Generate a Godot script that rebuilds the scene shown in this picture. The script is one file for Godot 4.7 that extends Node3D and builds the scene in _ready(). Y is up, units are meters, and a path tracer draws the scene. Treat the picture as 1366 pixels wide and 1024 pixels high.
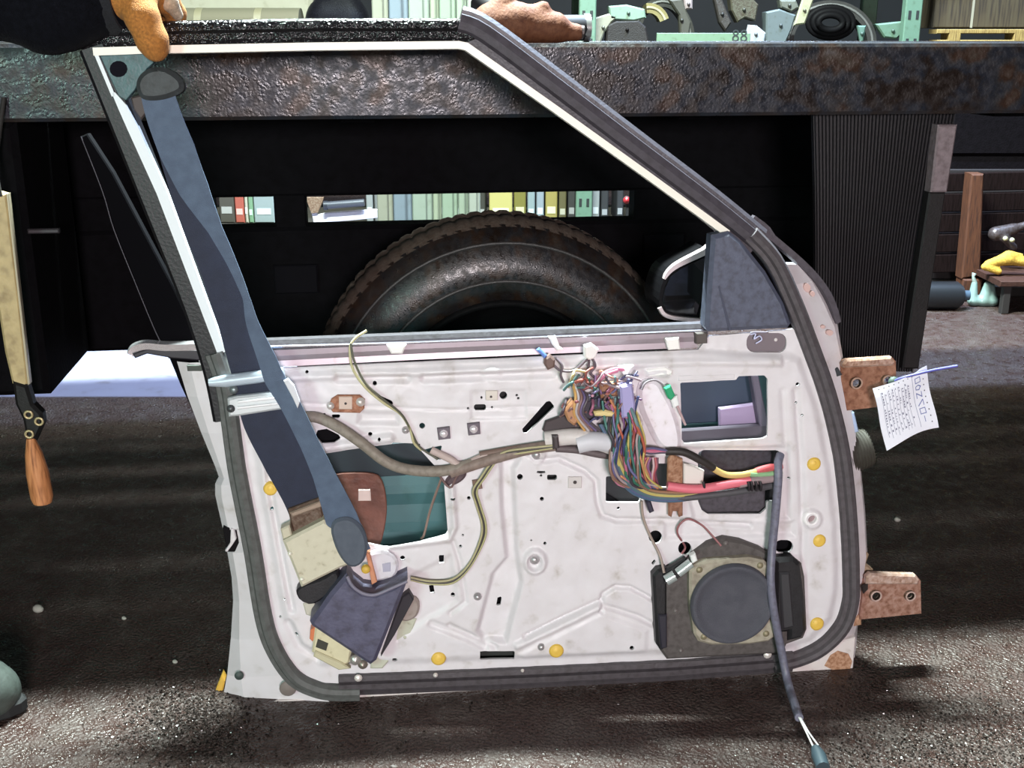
extends Node3D
# A stripped car door held upright in front of a flatbed truck in a dim parts warehouse.

const FOC := 1500.0
const PITCH := 17.1
const EYE := Vector3(0.0, 1.02, 0.0)

var cam_b: Basis
var used := {}
var mats := {}
var tex := {}
var person_at := Vector3.ZERO
var bed_y := 0.0
var DF: Fr      # door frame
var TF: Fr      # truck frame
var rng := RandomNumberGenerator.new()


class Fr:
	# a plane standing in the world: x along it, y up it, z towards the front
	var o: Vector3
	var b: Basis
	var eye: Vector3
	var cb: Basis
	func ray(px: float, py: float) -> Vector3:
		return cb * Vector3((px - 683.0) / 1500.0, -(py - 512.0) / 1500.0, -1.0)
	func loc(px: float, py: float, n := 0.0) -> Vector3:
		var d := ray(px, py)
		var q := o + b.z * n
		var t := (q - eye).dot(b.z) / d.dot(b.z)
		return b.transposed() * (eye + d * t - o)
	func world(px: float, py: float, n := 0.0) -> Vector3:
		return o + b * loc(px, py, n)
	func xf() -> Transform3D:
		return Transform3D(b, o)


class MB:
	# collects triangles with their normals; Godot's front faces run clockwise
	var v := PackedVector3Array()
	var n := PackedVector3Array()
	var uv := PackedVector2Array()
	var x := Transform3D.IDENTITY

	func t(a: Vector3, b: Vector3, c: Vector3, na: Vector3, nb: Vector3, nc: Vector3) -> void:
		if (b - a).cross(c - a).dot(na + nb + nc) > 0.0:
			v.append_array([x * a, x * c, x * b])
			n.append_array([x.basis * na, x.basis * nc, x.basis * nb])
		else:
			v.append_array([x * a, x * b, x * c])
			n.append_array([x.basis * na, x.basis * nb, x.basis * nc])

	func f(a: Vector3, b: Vector3, c: Vector3, nn: Vector3) -> void:
		t(a, b, c, nn, nn, nn)

	func q(a: Vector3, b: Vector3, c: Vector3, d: Vector3, na: Vector3, nb: Vector3, nc: Vector3, nd: Vector3) -> void:
		t(a, b, c, na, nb, nc)
		t(a, c, d, na, nc, nd)

	func qf(a: Vector3, b: Vector3, c: Vector3, d: Vector3, outward: Vector3) -> void:
		var nn := (b - a).cross(d - a)
		if nn.length_squared() < 1e-18:
			nn = (c - b).cross(d - b)
		if nn.length_squared() < 1e-18:
			return
		nn = nn.normalized()
		if nn.dot(outward) < 0.0:
			nn = -nn
		f(a, b, c, nn)
		f(a, c, d, nn)

	# polygon in the xy plane pushed from z1 (front) back to z0, edges chamfered
	func prism(poly: PackedVector2Array, z0: float, z1: float, ch := 0.0, both := false) -> void:
		var p := poly.duplicate()
		if Geometry2D.is_polygon_clockwise(p):
			p.reverse()
		var k := p.size()
		var ins := PackedVector2Array()
		var outw := PackedVector2Array()
		for i in k:
			var e := (p[(i + 1) % k] - p[i]).normalized()
			outw.append(Vector2(e.y, -e.x))
		for i in k:
			var a := outw[(i + k - 1) % k]
			var b := outw[i]
			var m := a + b
			var den := maxf(1.0 + a.dot(b), 0.35)
			ins.append(p[i] - m / den * ch)
		var tri := Geometry2D.triangulate_polygon(ins)
		if tri.is_empty():
			ins = p
			tri = Geometry2D.triangulate_polygon(p)
			if tri.is_empty():
				print("bad polygon ", p)
				return
		var zf := z1
		var zs := z1 - (ch if ch > 0.0 else 0.0)
		var zb := z0 + (ch if both else 0.0)
		for i in range(0, tri.size(), 3):
			f(V(ins[tri[i]], zf), V(ins[tri[i + 1]], zf), V(ins[tri[i + 2]], zf), Vector3(0, 0, 1))
			var bk := ins if both else p
			f(V(bk[tri[i]], z0), V(bk[tri[i + 1]], z0), V(bk[tri[i + 2]], z0), Vector3(0, 0, -1))
		for i in k:
			var j := (i + 1) % k
			var o3 := Vector3(outw[i].x, outw[i].y, 0)
			qf(V(p[i], zs), V(p[j], zs), V(p[j], zb), V(p[i], zb), o3)
			if ch > 0.0:
				qf(V(ins[i], zf), V(ins[j], zf), V(p[j], zs), V(p[i], zs), o3 + Vector3(0, 0, 1))
				if both:
					qf(V(ins[i], z0), V(ins[j], z0), V(p[j], zb), V(p[i], zb), o3 - Vector3(0, 0, 1))

	func V(a: Vector2, z: float) -> Vector3:
		return Vector3(a.x, a.y, z)

	func box(c: Vector3, s: Vector3, ch := 0.0) -> void:
		var h := s * 0.5
		var old := x
		x = x * Transform3D(Basis.IDENTITY, c)
		prism(PackedVector2Array([Vector2(-h.x, -h.y), Vector2(h.x, -h.y), Vector2(h.x, h.y), Vector2(-h.x, h.y)]), -h.z, h.z, minf(ch, minf(h.x, minf(h.y, h.z)) * 0.8), true)
		x = old

	# profile of (radius, height) turned about the local y axis
	func lathe(prof: Array, seg := 24, cut := 0.0) -> void:
		var k := prof.size()
		var nr := []
		for i in k:
			var a: Vector2 = prof[maxi(i - 1, 0)]
			var b: Vector2 = prof[mini(i + 1, k - 1)]
			var d := (b - a).normalized()
			nr.append(Vector2(d.y, -d.x))
		for s in seg:
			var a0 := TAU * s / seg
			var a1 := TAU * (s + 1) / seg
			for i in k - 1:
				var pts := []
				var ns := []
				for c in [[i, a0, s], [i + 1, a0, s], [i + 1, a1, s + 1], [i, a1, s + 1]]:
					var r: Vector2 = prof[c[0]]
					var rr := r.x
					if cut > 0.0 and (c[2] % seg) % 4 == 0 and c[0] != 5 and c[0] != 6 and c[0] > 0 and c[0] < k - 1:
						rr -= cut
					var d3 := Vector3(cos(c[1]), 0, sin(c[1]))
					pts.append(d3 * rr + Vector3(0, r.y, 0))
					ns.append((d3 * nr[c[0]].x + Vector3(0, nr[c[0]].y, 0)).normalized())
				q(pts[0], pts[1], pts[2], pts[3], ns[0], ns[1], ns[2], ns[3])

	func ball(c: Vector3, r: Vector3, seg := 12) -> void:
		var rows := maxi(seg / 2, 4)
		for i in rows:
			for j in seg:
				var ps := []
				var ns := []
				for e in [[i, j], [i + 1, j], [i + 1, j + 1], [i, j + 1]]:
					var th: float = PI * e[0] / rows
					var ph: float = TAU * e[1] / seg
					var d := Vector3(sin(th) * cos(ph), cos(th), sin(th) * sin(ph))
					ps.append(c + d * r)
					ns.append((d / r).normalized())
				q(ps[0], ps[1], ps[2], ps[3], ns[0], ns[1], ns[2], ns[3])

	# round tube along points; r is a number or one radius per point
	func tube(p: Array, r, sides := 7, caps := true) -> void:
		var k := p.size()
		var tn := []
		for i in k:
			tn.append((p[mini(i + 1, k - 1)] - p[maxi(i - 1, 0)]).normalized())
		var up := Vector3.UP if absf(tn[0].y) < 0.9 else Vector3.RIGHT
		var rings := []
		var nrm := []
		for i in k:
			up = (up - tn[i] * up.dot(tn[i])).normalized()
			var sd: Vector3 = tn[i].cross(up)
			var ri: float = r[i] if r is Array else r
			var a := []
			var b := []
			for s in sides:
				var an := TAU * s / sides
				var d := up * cos(an) + sd * sin(an)
				a.append(p[i] + d * ri)
				b.append(d)
			rings.append(a)
			nrm.append(b)
		for i in k - 1:
			for s in sides:
				var e := (s + 1) % sides
				q(rings[i][s], rings[i + 1][s], rings[i + 1][e], rings[i][e], nrm[i][s], nrm[i + 1][s], nrm[i + 1][e], nrm[i][e])
		if caps:
			for s in sides:
				var e := (s + 1) % sides
				f(p[0], rings[0][s], rings[0][e], -tn[0])
				f(p[k - 1], rings[k - 1][s], rings[k - 1][e], tn[k - 1])

	# closed profile (side, height) swept along points, height along up; scale per point optional
	func sweep(p: Array, prof: Array, up: Vector3, closed := false, sc: Array = [], caps := true) -> void:
		var k := p.size()
		var m := prof.size()
		var area := 0.0
		for i in m:
			area += prof[i].cross(prof[(i + 1) % m])
		var sg := 1.0 if area > 0.0 else -1.0
		var rings := []
		var sides := []
		for i in k:
			var a: Vector3 = p[(i + k - 1) % k] if closed else p[maxi(i - 1, 0)]
			var b: Vector3 = p[(i + 1) % k] if closed else p[mini(i + 1, k - 1)]
			var d1: Vector3 = (p[i] - a).normalized()
			var d2: Vector3 = (b - p[i]).normalized()
			if d1.length() < 0.5:
				d1 = d2
			if d2.length() < 0.5:
				d2 = d1
			var tg := (d1 + d2).normalized()
			var sd := tg.cross(up).normalized()
			var mit := 1.0 / maxf(d1.dot(tg), 0.6)
			var w: float = (sc[i] if not sc.is_empty() else 1.0)
			var ring := []
			for c in prof:
				ring.append(p[i] + sd * (c.x * mit * w) + up * c.y)
			rings.append(ring)
			sides.append(sd)
		for i in (k if closed else k - 1):
			var i2 := (i + 1) % k
			for c in m:
				var e := (c + 1) % m
				var ed: Vector2 = prof[e] - prof[c]
				var o2 := Vector2(ed.y, -ed.x) * sg
				var nn: Vector3 = (sides[i] * o2.x + up * o2.y).normalized()
				var n2: Vector3 = (sides[i2] * o2.x + up * o2.y).normalized()
				q(rings[i][c], rings[i2][c], rings[i2][e], rings[i][e], nn, n2, n2, nn)
		if caps and not closed:
			var flat := PackedVector2Array()
			for c in prof:
				flat.append(c)
			var tri := Geometry2D.triangulate_polygon(flat)
			for i in range(0, tri.size(), 3):
				var d0: Vector3 = (p[0] - p[1]).normalized()
				var d9: Vector3 = (p[k - 1] - p[k - 2]).normalized()
				f(rings[0][tri[i]], rings[0][tri[i + 1]], rings[0][tri[i + 2]], d0)
				f(rings[k - 1][tri[i]], rings[k - 1][tri[i + 1]], rings[k - 1][tri[i + 2]], d9)

	func mesh(m: Material) -> ArrayMesh:
		var a := []
		a.resize(Mesh.ARRAY_MAX)
		a[Mesh.ARRAY_VERTEX] = v
		a[Mesh.ARRAY_NORMAL] = n
		if uv.size() == v.size():
			a[Mesh.ARRAY_TEX_UV] = uv
		var am := ArrayMesh.new()
		am.add_surface_from_arrays(Mesh.PRIMITIVE_TRIANGLES, a)
		am.surface_set_material(0, m)
		return am


# ---------------------------------------------------------------- naming, tagging
func numbered(called: String) -> String:
	if not used.has(called):
		used[called] = 0
		return called
	used[called] += 1
	return "%s_%03d" % [called, used[called]]

func thing(called: String, label: String, category: String, at := Transform3D.IDENTITY, group := "") -> Node3D:
	var o := Node3D.new()
	o.name = numbered(called)
	add_child(o)
	o.transform = at
	tag(o, label, category, group)
	return o

func tag(o: Node, label: String, category: String, group := "") -> void:
	o.set_meta("label", label)
	o.set_meta("category", category)
	if group != "":
		o.set_meta("group", group)

func put(called: String, mb: MB, m: Material, parent: Node = self, label := "") -> MeshInstance3D:
	var o := MeshInstance3D.new()
	o.mesh = mb.mesh(m)
	if parent == self:
		o.name = numbered(called)
		add_child(o)
	else:
		o.name = called
		parent.add_child(o, true)
	if label != "":
		o.set_meta("label", label)
	return o

func structure(called: String, mb: MB, m: Material, label := "", category := "") -> MeshInstance3D:
	var o := put(called, mb, m)
	o.set_meta("kind", "structure")
	if label != "":
		tag(o, label, category)
	return o

# ---------------------------------------------------------------- materials
func noise_tex(key: String, freq: float, ramp: Array, seed_: int, octaves := 4, size := 512, normal := 0.0, kind := FastNoiseLite.TYPE_SIMPLEX_SMOOTH) -> Texture2D:
	if tex.has(key):
		return tex[key]
	var nz := FastNoiseLite.new()
	nz.seed = seed_
	nz.noise_type = kind
	nz.frequency = freq
	nz.fractal_octaves = octaves
	var t := NoiseTexture2D.new()
	t.width = size
	t.height = size
	t.seamless = true
	t.noise = nz
	if normal > 0.0:
		t.as_normal_map = true
		t.bump_strength = normal
	if not ramp.is_empty():
		var g := Gradient.new()
		var off := PackedFloat32Array()
		var col := PackedColorArray()
		for r in ramp:
			off.append(r[0])
			col.append(r[1])
		g.offsets = off
		g.colors = col
		t.color_ramp = g
	tex[key] = t
	return t

# look: none, paint (dirty paint), rust, rubber, grime, cloth, concrete, wood
func mat(c: Color, rough := 0.6, metal := 0.0, look := "", scale := 3.0) -> StandardMaterial3D:
	var key := "%s %.2f %.2f %s %.2f" % [c.to_html(), rough, metal, look, scale]
	if mats.has(key):
		return mats[key]
	var m := StandardMaterial3D.new()
	m.albedo_color = c
	m.roughness = rough
	m.metallic = metal
	if look != "":
		m.uv1_triplanar = true
		m.uv1_scale = Vector3.ONE * scale
	if c.get_luminance() < 0.075:
		m.metallic_specular = 0.2
	match look:
		"paint":
			m.albedo_texture = noise_tex("paint", 0.012, [[0.0, Color(0.78, 0.75, 0.71)], [0.14, Color(0.91, 0.9, 0.88)], [0.32, Color(0.975, 0.97, 0.965)], [1.0, Color(1, 1, 1)]], 3, 5)
		"rust":
			m.albedo_texture = noise_tex("rust", 0.02, [[0.0, Color(0.66, 0.54, 0.46)], [0.35, Color(0.84, 0.76, 0.70)], [0.6, Color(0.93, 0.88, 0.84)], [1.0, Color(1, 1, 1)]], 5, 6)
			m.normal_enabled = true
			m.normal_texture = noise_tex("rust_n", 0.05, [], 6, 4, 512, 2.5)
		"rubber":
			m.albedo_texture = noise_tex("rubber", 0.02, [[0.0, Color(0.76, 0.74, 0.73)], [0.5, Color(0.92, 0.915, 0.915)], [1.0, Color(1, 1, 1)]], 7, 5)
			m.normal_enabled = true
			m.normal_texture = noise_tex("rubber_n", 0.06, [], 8, 3, 512, 0.8)
		"cloth":
			m.albedo_texture = noise_tex("cloth", 0.03, [[0.0, Color(0.6, 0.6, 0.6)], [1.0, Color(1, 1, 1)]], 9, 5)
			m.normal_enabled = true
			m.normal_texture = noise_tex("cloth_n", 0.08, [], 10, 3, 512, 5.0)
			m.rim_enabled = true
			m.rim = 0.15
		"wetblack":
			m.albedo_texture = noise_tex("wet_a", 0.03, [[0.0, Color(0.3, 0.3, 0.3)], [1.0, Color(0.6, 0.58, 0.58)]], 41, 4)
			m.normal_enabled = true
			m.normal_texture = noise_tex("wet_n", 0.05, [], 42, 3, 512, 7.0)
		"web":
			m.albedo_texture = noise_tex("web", 0.012, [[0.0, Color(0.86, 0.86, 0.88)], [1.0, Color(1, 1, 1)]], 31, 4)
			m.normal_enabled = true
			m.normal_texture = noise_tex("web_n", 0.2, [], 32, 2, 512, 1.5)
			m.rim_enabled = true
			m.rim = 0.25
		"wood":
			m.albedo_texture = noise_tex("wood", 0.02, [[0.0, Color(0.5, 0.42, 0.36)], [0.5, Color(0.9, 0.84, 0.78)], [1.0, Color(1, 1, 1)]], 11, 4)
			m.uv1_scale = Vector3(scale * 6.0, scale * 0.5, scale * 6.0)
		"grime":
			m.albedo_texture = noise_tex("grime", 0.0045, [[0.0, Color(0.34, 0.25, 0.20)], [0.3, Color(0.46, 0.38, 0.33)], [0.45, Color(0.46, 0.49, 0.55)], [0.58, Color(0.56, 0.55, 0.55)], [0.7, Color(0.66, 0.50, 0.40)], [0.85, Color(0.85, 0.76, 0.66)], [1.0, Color(1, 1, 1)]], 13, 7, 1024)
			m.normal_enabled = true
			m.normal_texture = noise_tex("grime_n", 0.09, [], 14, 4, 1024, 0.75)
			m.roughness_texture = noise_tex("grime_r", 0.05, [[0.3, Color(0.5, 0.5, 0.5)], [0.7, Color(1, 1, 1)]], 15, 4)
	mats[key] = m
	return m

func C(r: float, g: float, b: float) -> Color:
	return Color(r / 255.0, g / 255.0, b / 255.0)

# ---------------------------------------------------------------- curves
func smooth(p: Array, sub := 5) -> Array:
	var out := []
	var k := p.size()
	for i in k - 1:
		var a: Vector3 = p[maxi(i - 1, 0)]
		var b: Vector3 = p[i]
		var c: Vector3 = p[i + 1]
		var d: Vector3 = p[mini(i + 2, k - 1)]
		for s in sub:
			out.append(b.cubic_interpolate(c, a, d, float(s) / sub))
	out.append(p[k - 1])
	return out

func flat2(fr: Fr, pts: Array, n: float) -> PackedVector2Array:
	var out := PackedVector2Array()
	for p in pts:
		var l := fr.loc(p[0], p[1], n)
		out.append(Vector2(l.x, l.y))
	return out

func line3(fr: Fr, pts: Array, n0 := 0.0) -> Array:
	var out := []
	for p in pts:
		out.append(fr.loc(p[0], p[1], (p[2] if p.size() > 2 else 0.0) + n0))
	return out

func circ(cx: float, cy: float, rx: float, ry := -1.0, k := 14) -> Array:
	var out := []
	if ry < 0.0:
		ry = rx
	for i in k:
		out.append([cx + rx * cos(TAU * i / k), cy + ry * sin(TAU * i / k)])
	return out

func rrect(x0: float, y0: float, x1: float, y1: float, r: float) -> Array:
	var out := []
	for c in [[x1 - r, y1 - r, 0], [x0 + r, y1 - r, 1], [x0 + r, y0 + r, 2], [x1 - r, y0 + r, 3]]:
		for i in 4:
			var a: float = (c[2] + i / 3.0) * PI / 2
			out.append([c[0] + r * cos(a), c[1] + r * sin(a)])
	return out

# corner cutting: rounds a closed outline
func ck(pts: Array, times := 2) -> Array:
	var p := pts
	for t in times:
		var o := []
		for i in p.size():
			var a = p[i]
			var b = p[(i + 1) % p.size()]
			o.append([a[0] * 0.75 + b[0] * 0.25, a[1] * 0.75 + b[1] * 0.25])
			o.append([a[0] * 0.25 + b[0] * 0.75, a[1] * 0.25 + b[1] * 0.75])
		p = o
	return p

# flat piece: outline in the plane z = n of fr, pushed back by thick
func plate(called: String, fr: Fr, pts: Array, n: float, thick: float, m: Material, parent: Node, ch := 0.0015, label := "") -> MeshInstance3D:
	var mb := MB.new()
	mb.prism(flat2(fr, pts, n), n - thick, n, ch)
	return put(called, mb, m, parent, label)

func wire(called: String, pts: Array, r: float, m: Material, parent: Node, sides := 6, sub := 5, label := "") -> MeshInstance3D:
	var mb := MB.new()
	mb.tube(smooth(line3(DF, pts), sub), r, sides)
	return put(called, mb, m, parent, label)

# little lathe whose axis points out of the plane
func knob(called: String, fr: Fr, px: float, py: float, n: float, prof: Array, m: Material, parent: Node, seg := 16, label := "") -> MeshInstance3D:
	var mb := MB.new()
	mb.x = Transform3D(Basis(Vector3(1, 0, 0), Vector3(0, 0, 1), Vector3(0, -1, 0)), fr.loc(px, py, n))
	var up := prof.duplicate()
	up.reverse()
	mb.lathe(up, seg)
	return put(called, mb, m, parent, label)

func seg_sdf(p: Vector2, a: Vector2, b: Vector2) -> float:
	var d := b - a
	return (p - a - d * clampf((p - a).dot(d) / maxf(d.length_squared(), 1e-9), 0.0, 1.0)).length()

func poly_sdf(p: Vector2, g: PackedVector2Array) -> float:
	var d := 1e20
	var inside := false
	var k := g.size()
	var j := k - 1
	for i in k:
		var a := g[i]
		var b := g[j]
		var e := b - a
		var w := p - a
		var u := w - e * clampf(w.dot(e) / e.length_squared(), 0.0, 1.0)
		d = minf(d, u.length_squared())
		if (a.y > p.y) != (b.y > p.y) and p.x < (b.x - a.x) * (p.y - a.y) / (b.y - a.y) + a.x:
			inside = not inside
		j = i
	return -sqrt(d) if inside else sqrt(d)

# ---------------------------------------------------------------- bodies: tapered capsules blended, then meshed as surface nets
func nets(bones: Array, cell: float, k: float, mb: MB) -> void:
	var lo := Vector3.ONE * 1e9
	var hi := -lo
	for b in bones:
		var r: float = maxf(b[2], b[3]) + k + cell * 2
		lo = lo.min(b[0] - Vector3.ONE * r).min(b[1] - Vector3.ONE * r)
		hi = hi.max(b[0] + Vector3.ONE * r).max(b[1] + Vector3.ONE * r)
	var nx := int((hi.x - lo.x) / cell) + 2
	var ny := int((hi.y - lo.y) / cell) + 2
	var nz := int((hi.z - lo.z) / cell) + 2
	var fld := PackedFloat32Array()
	fld.resize(nx * ny * nz)
	fld.fill(1.0)
	for b in bones:
		var ra: float = b[2]
		var rb: float = b[3]
		var A: Vector3 = b[0]
		var Bv: Vector3 = b[1]
		var kk: float = b[4] if b.size() > 4 else k
		var m := maxf(ra, rb) + kk + cell * 2
		var l: Vector3 = (A.min(Bv) - Vector3.ONE * m - lo) / cell
		var h: Vector3 = (A.max(Bv) + Vector3.ONE * m - lo) / cell
		var d := Bv - A
		var dd := maxf(d.length_squared(), 1e-9)
		for iz in range(maxi(int(l.z), 0), mini(int(h.z) + 1, nz)):
			for iy in range(maxi(int(l.y), 0), mini(int(h.y) + 1, ny)):
				var at := (iz * ny + iy) * nx
				for ix in range(maxi(int(l.x), 0), mini(int(h.x) + 1, nx)):
					var w := lo + Vector3(ix, iy, iz) * cell - A
					var t := clampf(w.dot(d) / dd, 0.0, 1.0)
					var s := (w - d * t).length() - lerpf(ra, rb, t)
					var o := fld[at + ix]
					var g := maxf(kk - absf(s - o), 0.0) / kk
					fld[at + ix] = minf(s, o) - g * g * kk * 0.25
	var idx := {}
	var vs := []
	var ns := []
	var st := [1, nx, nx * ny]
	for iz in nz - 1:
		for iy in ny - 1:
			var row := (iz * ny + iy) * nx
			for ix in nx - 1:
				var at := row + ix
				var f0 := fld[at]
				if absf(f0) > cell * 3.0:
					continue
				var neg := 0
				var c := [f0, fld[at + 1], fld[at + nx], fld[at + nx + 1], fld[at + st[2]], fld[at + st[2] + 1], fld[at + st[2] + nx], fld[at + st[2] + nx + 1]]
				for e in c:
					if e < 0.0:
						neg += 1
				if neg == 0 or neg == 8:
					continue
				var sum := Vector3.ZERO
				var cnt := 0
				for e in [[0, 1], [2, 3], [4, 5], [6, 7], [0, 2], [1, 3], [4, 6], [5, 7], [0, 4], [1, 5], [2, 6], [3, 7]]:
					var a: float = c[e[0]]
					var b2: float = c[e[1]]
					if (a < 0.0) != (b2 < 0.0):
						var t := a / (a - b2)
						var pa := Vector3(e[0] & 1, (e[0] >> 1) & 1, e[0] >> 2)
						var pb := Vector3(e[1] & 1, (e[1] >> 1) & 1, e[1] >> 2)
						sum += pa.lerp(pb, t)
						cnt += 1
				idx[at] = vs.size()
				vs.append(lo + (Vector3(ix, iy, iz) + sum / cnt) * cell)
				ns.append(Vector3(c[1] + c[3] + c[5] + c[7] - c[0] - c[2] - c[4] - c[6], c[2] + c[3] + c[6] + c[7] - c[0] - c[1] - c[4] - c[5], c[4] + c[5] + c[6] + c[7] - c[0] - c[1] - c[2] - c[3]).normalized())
	for at in idx:
		for ax in 3:
			var s1: int = st[(ax + 1) % 3]
			var s2: int = st[(ax + 2) % 3]
			if (fld[at] < 0.0) == (fld[at + st[ax]] < 0.0):
				continue
			if idx.has(at - s1) and idx.has(at - s2) and idx.has(at - s1 - s2):
				var a: int = idx[at]
				var b: int = idx[at - s1]
				var c: int = idx[at - s1 - s2]
				var d: int = idx[at - s2]
				mb.q(vs[a], vs[b], vs[c], vs[d], ns[a], ns[b], ns[c], ns[d])

# ---------------------------------------------------------------- scene
func _ready() -> void:
	rng.seed = 77
	# camera
	var cam := Camera3D.new()
	cam.name = "camera"
	cam.fov = rad_to_deg(2.0 * atan(512.0 / FOC))
	cam.keep_aspect = Camera3D.KEEP_HEIGHT
	cam.near = 0.05
	cam.far = 60.0
	cam_b = Basis(Vector3.RIGHT, deg_to_rad(-PITCH))
	cam.transform = Transform3D(cam_b, EYE)
	add_child(cam)
	cam.current = true
	# air and exposure: indoors, so the sky is black
	var we := WorldEnvironment.new()
	we.name = "environment"
	var env := Environment.new()
	env.background_mode = Environment.BG_COLOR
	env.background_color = Color(0, 0, 0)
	env.ambient_light_source = Environment.AMBIENT_SOURCE_DISABLED
	env.tonemap_mode = Environment.TONE_MAPPER_LINEAR
	env.tonemap_exposure = 1.0
	env.sdfgi_enabled = true
	env.ssao_enabled = true
	env.ssil_enabled = true
	we.environment = env
	add_child(we)
	# hall lamps; the far corner lamp and both fill lamps are added helpers
	ceiling_lamp("white tube lamp on the ceiling above the truck bed", Vector3(-0.25, 3.7, -2.65), 0.0, 1.3, Color(0.93, 1.0, 0.98), 92.0)
	ceiling_lamp("white tube lamp on the ceiling above the rear shelves", Vector3(-0.2, 3.7, -4.3), 0.0, 1.3, Color(1.0, 1.0, 0.95), 8.0)
	ceiling_lamp("added bluish white tube lamp brightening the far floor beyond the truck", Vector3(1.2, 3.7, -4.0), 0.0, 1.3, Color(0.76, 0.86, 1.0), 42.0)  # unseen lamp added to brighten the floor beyond the truck
	added_fill_lamp("added warm white fill panel on a stand behind the camera", Vector3(0.45, 1.35, 2.3), Vector3(0.1, 0.5, -1.7), Color(1.0, 0.955, 0.965), 12.5)  # unseen fill added to light the front of the door
	added_fill_lamp("added cool white fill panel on a stand beside the left wall", Vector3(-1.7, 1.25, 1.7), Vector3(-0.4, 0.4, -1.6), Color(0.82, 1.0, 0.94), 4.0)  # unseen fill added for the greenish light on the left side

	room()
	DF = Fr.new()
	DF.eye = EYE
	DF.cb = cam_b
	var g0 := ground(297, 946)
	var g1 := ground(1138, 896)
	DF.o = g0
	var u := (g1 - g0).normalized()
	var lean := deg_to_rad(3.0)
	var back := u.cross(Vector3.UP)
	var vv := Vector3.UP * cos(lean) - back * sin(lean)
	DF.b = Basis(u, vv, u.cross(vv))
	TF = Fr.new()
	TF.eye = EYE
	TF.cb = cam_b
	var tu := Vector3(cos(deg_to_rad(7.5)), 0, -sin(deg_to_rad(7.5)))
	TF.b = Basis(tu, Vector3.UP, tu.cross(Vector3.UP))
	TF.o = Vector3(0, 0, -1.95)
	print("door ", g0, g1, " len ", g0.distance_to(g1))
	truck()
	car_door()
	paper_tag()
	person()
	hung_tool()
	background()

func ground(px: float, py: float) -> Vector3:
	var d := cam_b * Vector3((px - 683.0) / FOC, -(py - 512.0) / FOC, -1.0)
	return EYE + d * (EYE.y / -d.y)

func ceiling_lamp(label: String, at: Vector3, yaw: float, size: float, c: Color, e: float) -> void:
	var o := thing("ceiling_lamp", label, "lamp", Transform3D(Basis(Vector3.UP, yaw), at))
	var body := MB.new()
	body.box(Vector3(0, 0.05, 0), Vector3(size + 0.08, 0.06, 0.2), 0.008)
	put("housing", body, mat(C(210, 212, 210), 0.5), o)
	var gl := StandardMaterial3D.new()
	gl.albedo_color = Color(1, 1, 1)
	gl.emission_enabled = true
	gl.emission = c
	gl.emission_energy_multiplier = 3.0
	for s in [-1, 1]:
		var tb := MB.new()
		tb.tube([Vector3(-size / 2, 0, 0.05 * s), Vector3(size / 2, 0, 0.05 * s)], 0.016, 10)
		put("tube", tb, gl, o)
		var rod := MB.new()
		rod.tube([Vector3(size * 0.3 * s, 0.08, 0), Vector3(size * 0.3 * s, 4.2 - at.y, 0)], 0.006, 6)
		put("hanger_rod", rod, mat(C(120, 120, 120), 0.4, 0.6), o)
	var l := AreaLight3D.new()
	l.area_size = Vector2(size, 0.16)
	l.light_color = c
	l.light_energy = e
	l.area_range = 30.0
	l.area_attenuation = 2.0
	l.shadow_enabled = true
	l.transform = Transform3D(Basis(Vector3.RIGHT, -PI / 2), Vector3(0, -0.025, 0))
	o.add_child(l)

func added_fill_lamp(label: String, at: Vector3, aim: Vector3, c: Color, e: float) -> void:
	var o := thing("added_fill_lamp", label, "lamp", Transform3D(Basis.IDENTITY, Vector3(at.x, 0, at.z)))
	var bs := Basis.looking_at(aim - at, Vector3.UP)
	var hx := Transform3D(bs, Vector3(0, at.y, 0))
	var hb := MB.new()
	hb.x = hx
	hb.box(Vector3(0, 0, 0.04), Vector3(0.74, 0.5, 0.06), 0.01)
	put("housing", hb, mat(C(30, 30, 32), 0.5), o)
	var gl := StandardMaterial3D.new()
	gl.albedo_color = Color(1, 1, 1)
	gl.emission_enabled = true
	gl.emission = c
	gl.emission_energy_multiplier = 3.0
	var pb := MB.new()
	pb.x = hx
	pb.box(Vector3(0, 0, 0.006), Vector3(0.66, 0.42, 0.006))
	put("light_panel", pb, gl, o)
	var st := MB.new()
	st.tube([Vector3(0, 0.3, 0) + bs.z * 0.08, Vector3(0, at.y, 0) + bs.z * 0.08], 0.018, 8)
	put("pole", st, mat(C(40, 40, 42), 0.5), o)
	for i in 3:
		var lg := MB.new()
		var an := TAU * i / 3.0 + 0.4
		lg.tube([Vector3(0, 0.45, 0) + bs.z * 0.08, Vector3(cos(an) * 0.45, 0.012, sin(an) * 0.45)], 0.012, 6)
		put("leg", lg, mat(C(40, 40, 42), 0.5), o)
	var l := AreaLight3D.new()
	l.area_size = Vector2(0.66, 0.42)
	l.light_color = c
	l.light_energy = e
	l.area_range = 30.0
	l.area_attenuation = 2.0
	l.shadow_enabled = true
	l.transform = hx * Transform3D(Basis.IDENTITY, Vector3(0, 0, -0.012))
	o.add_child(l)

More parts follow.
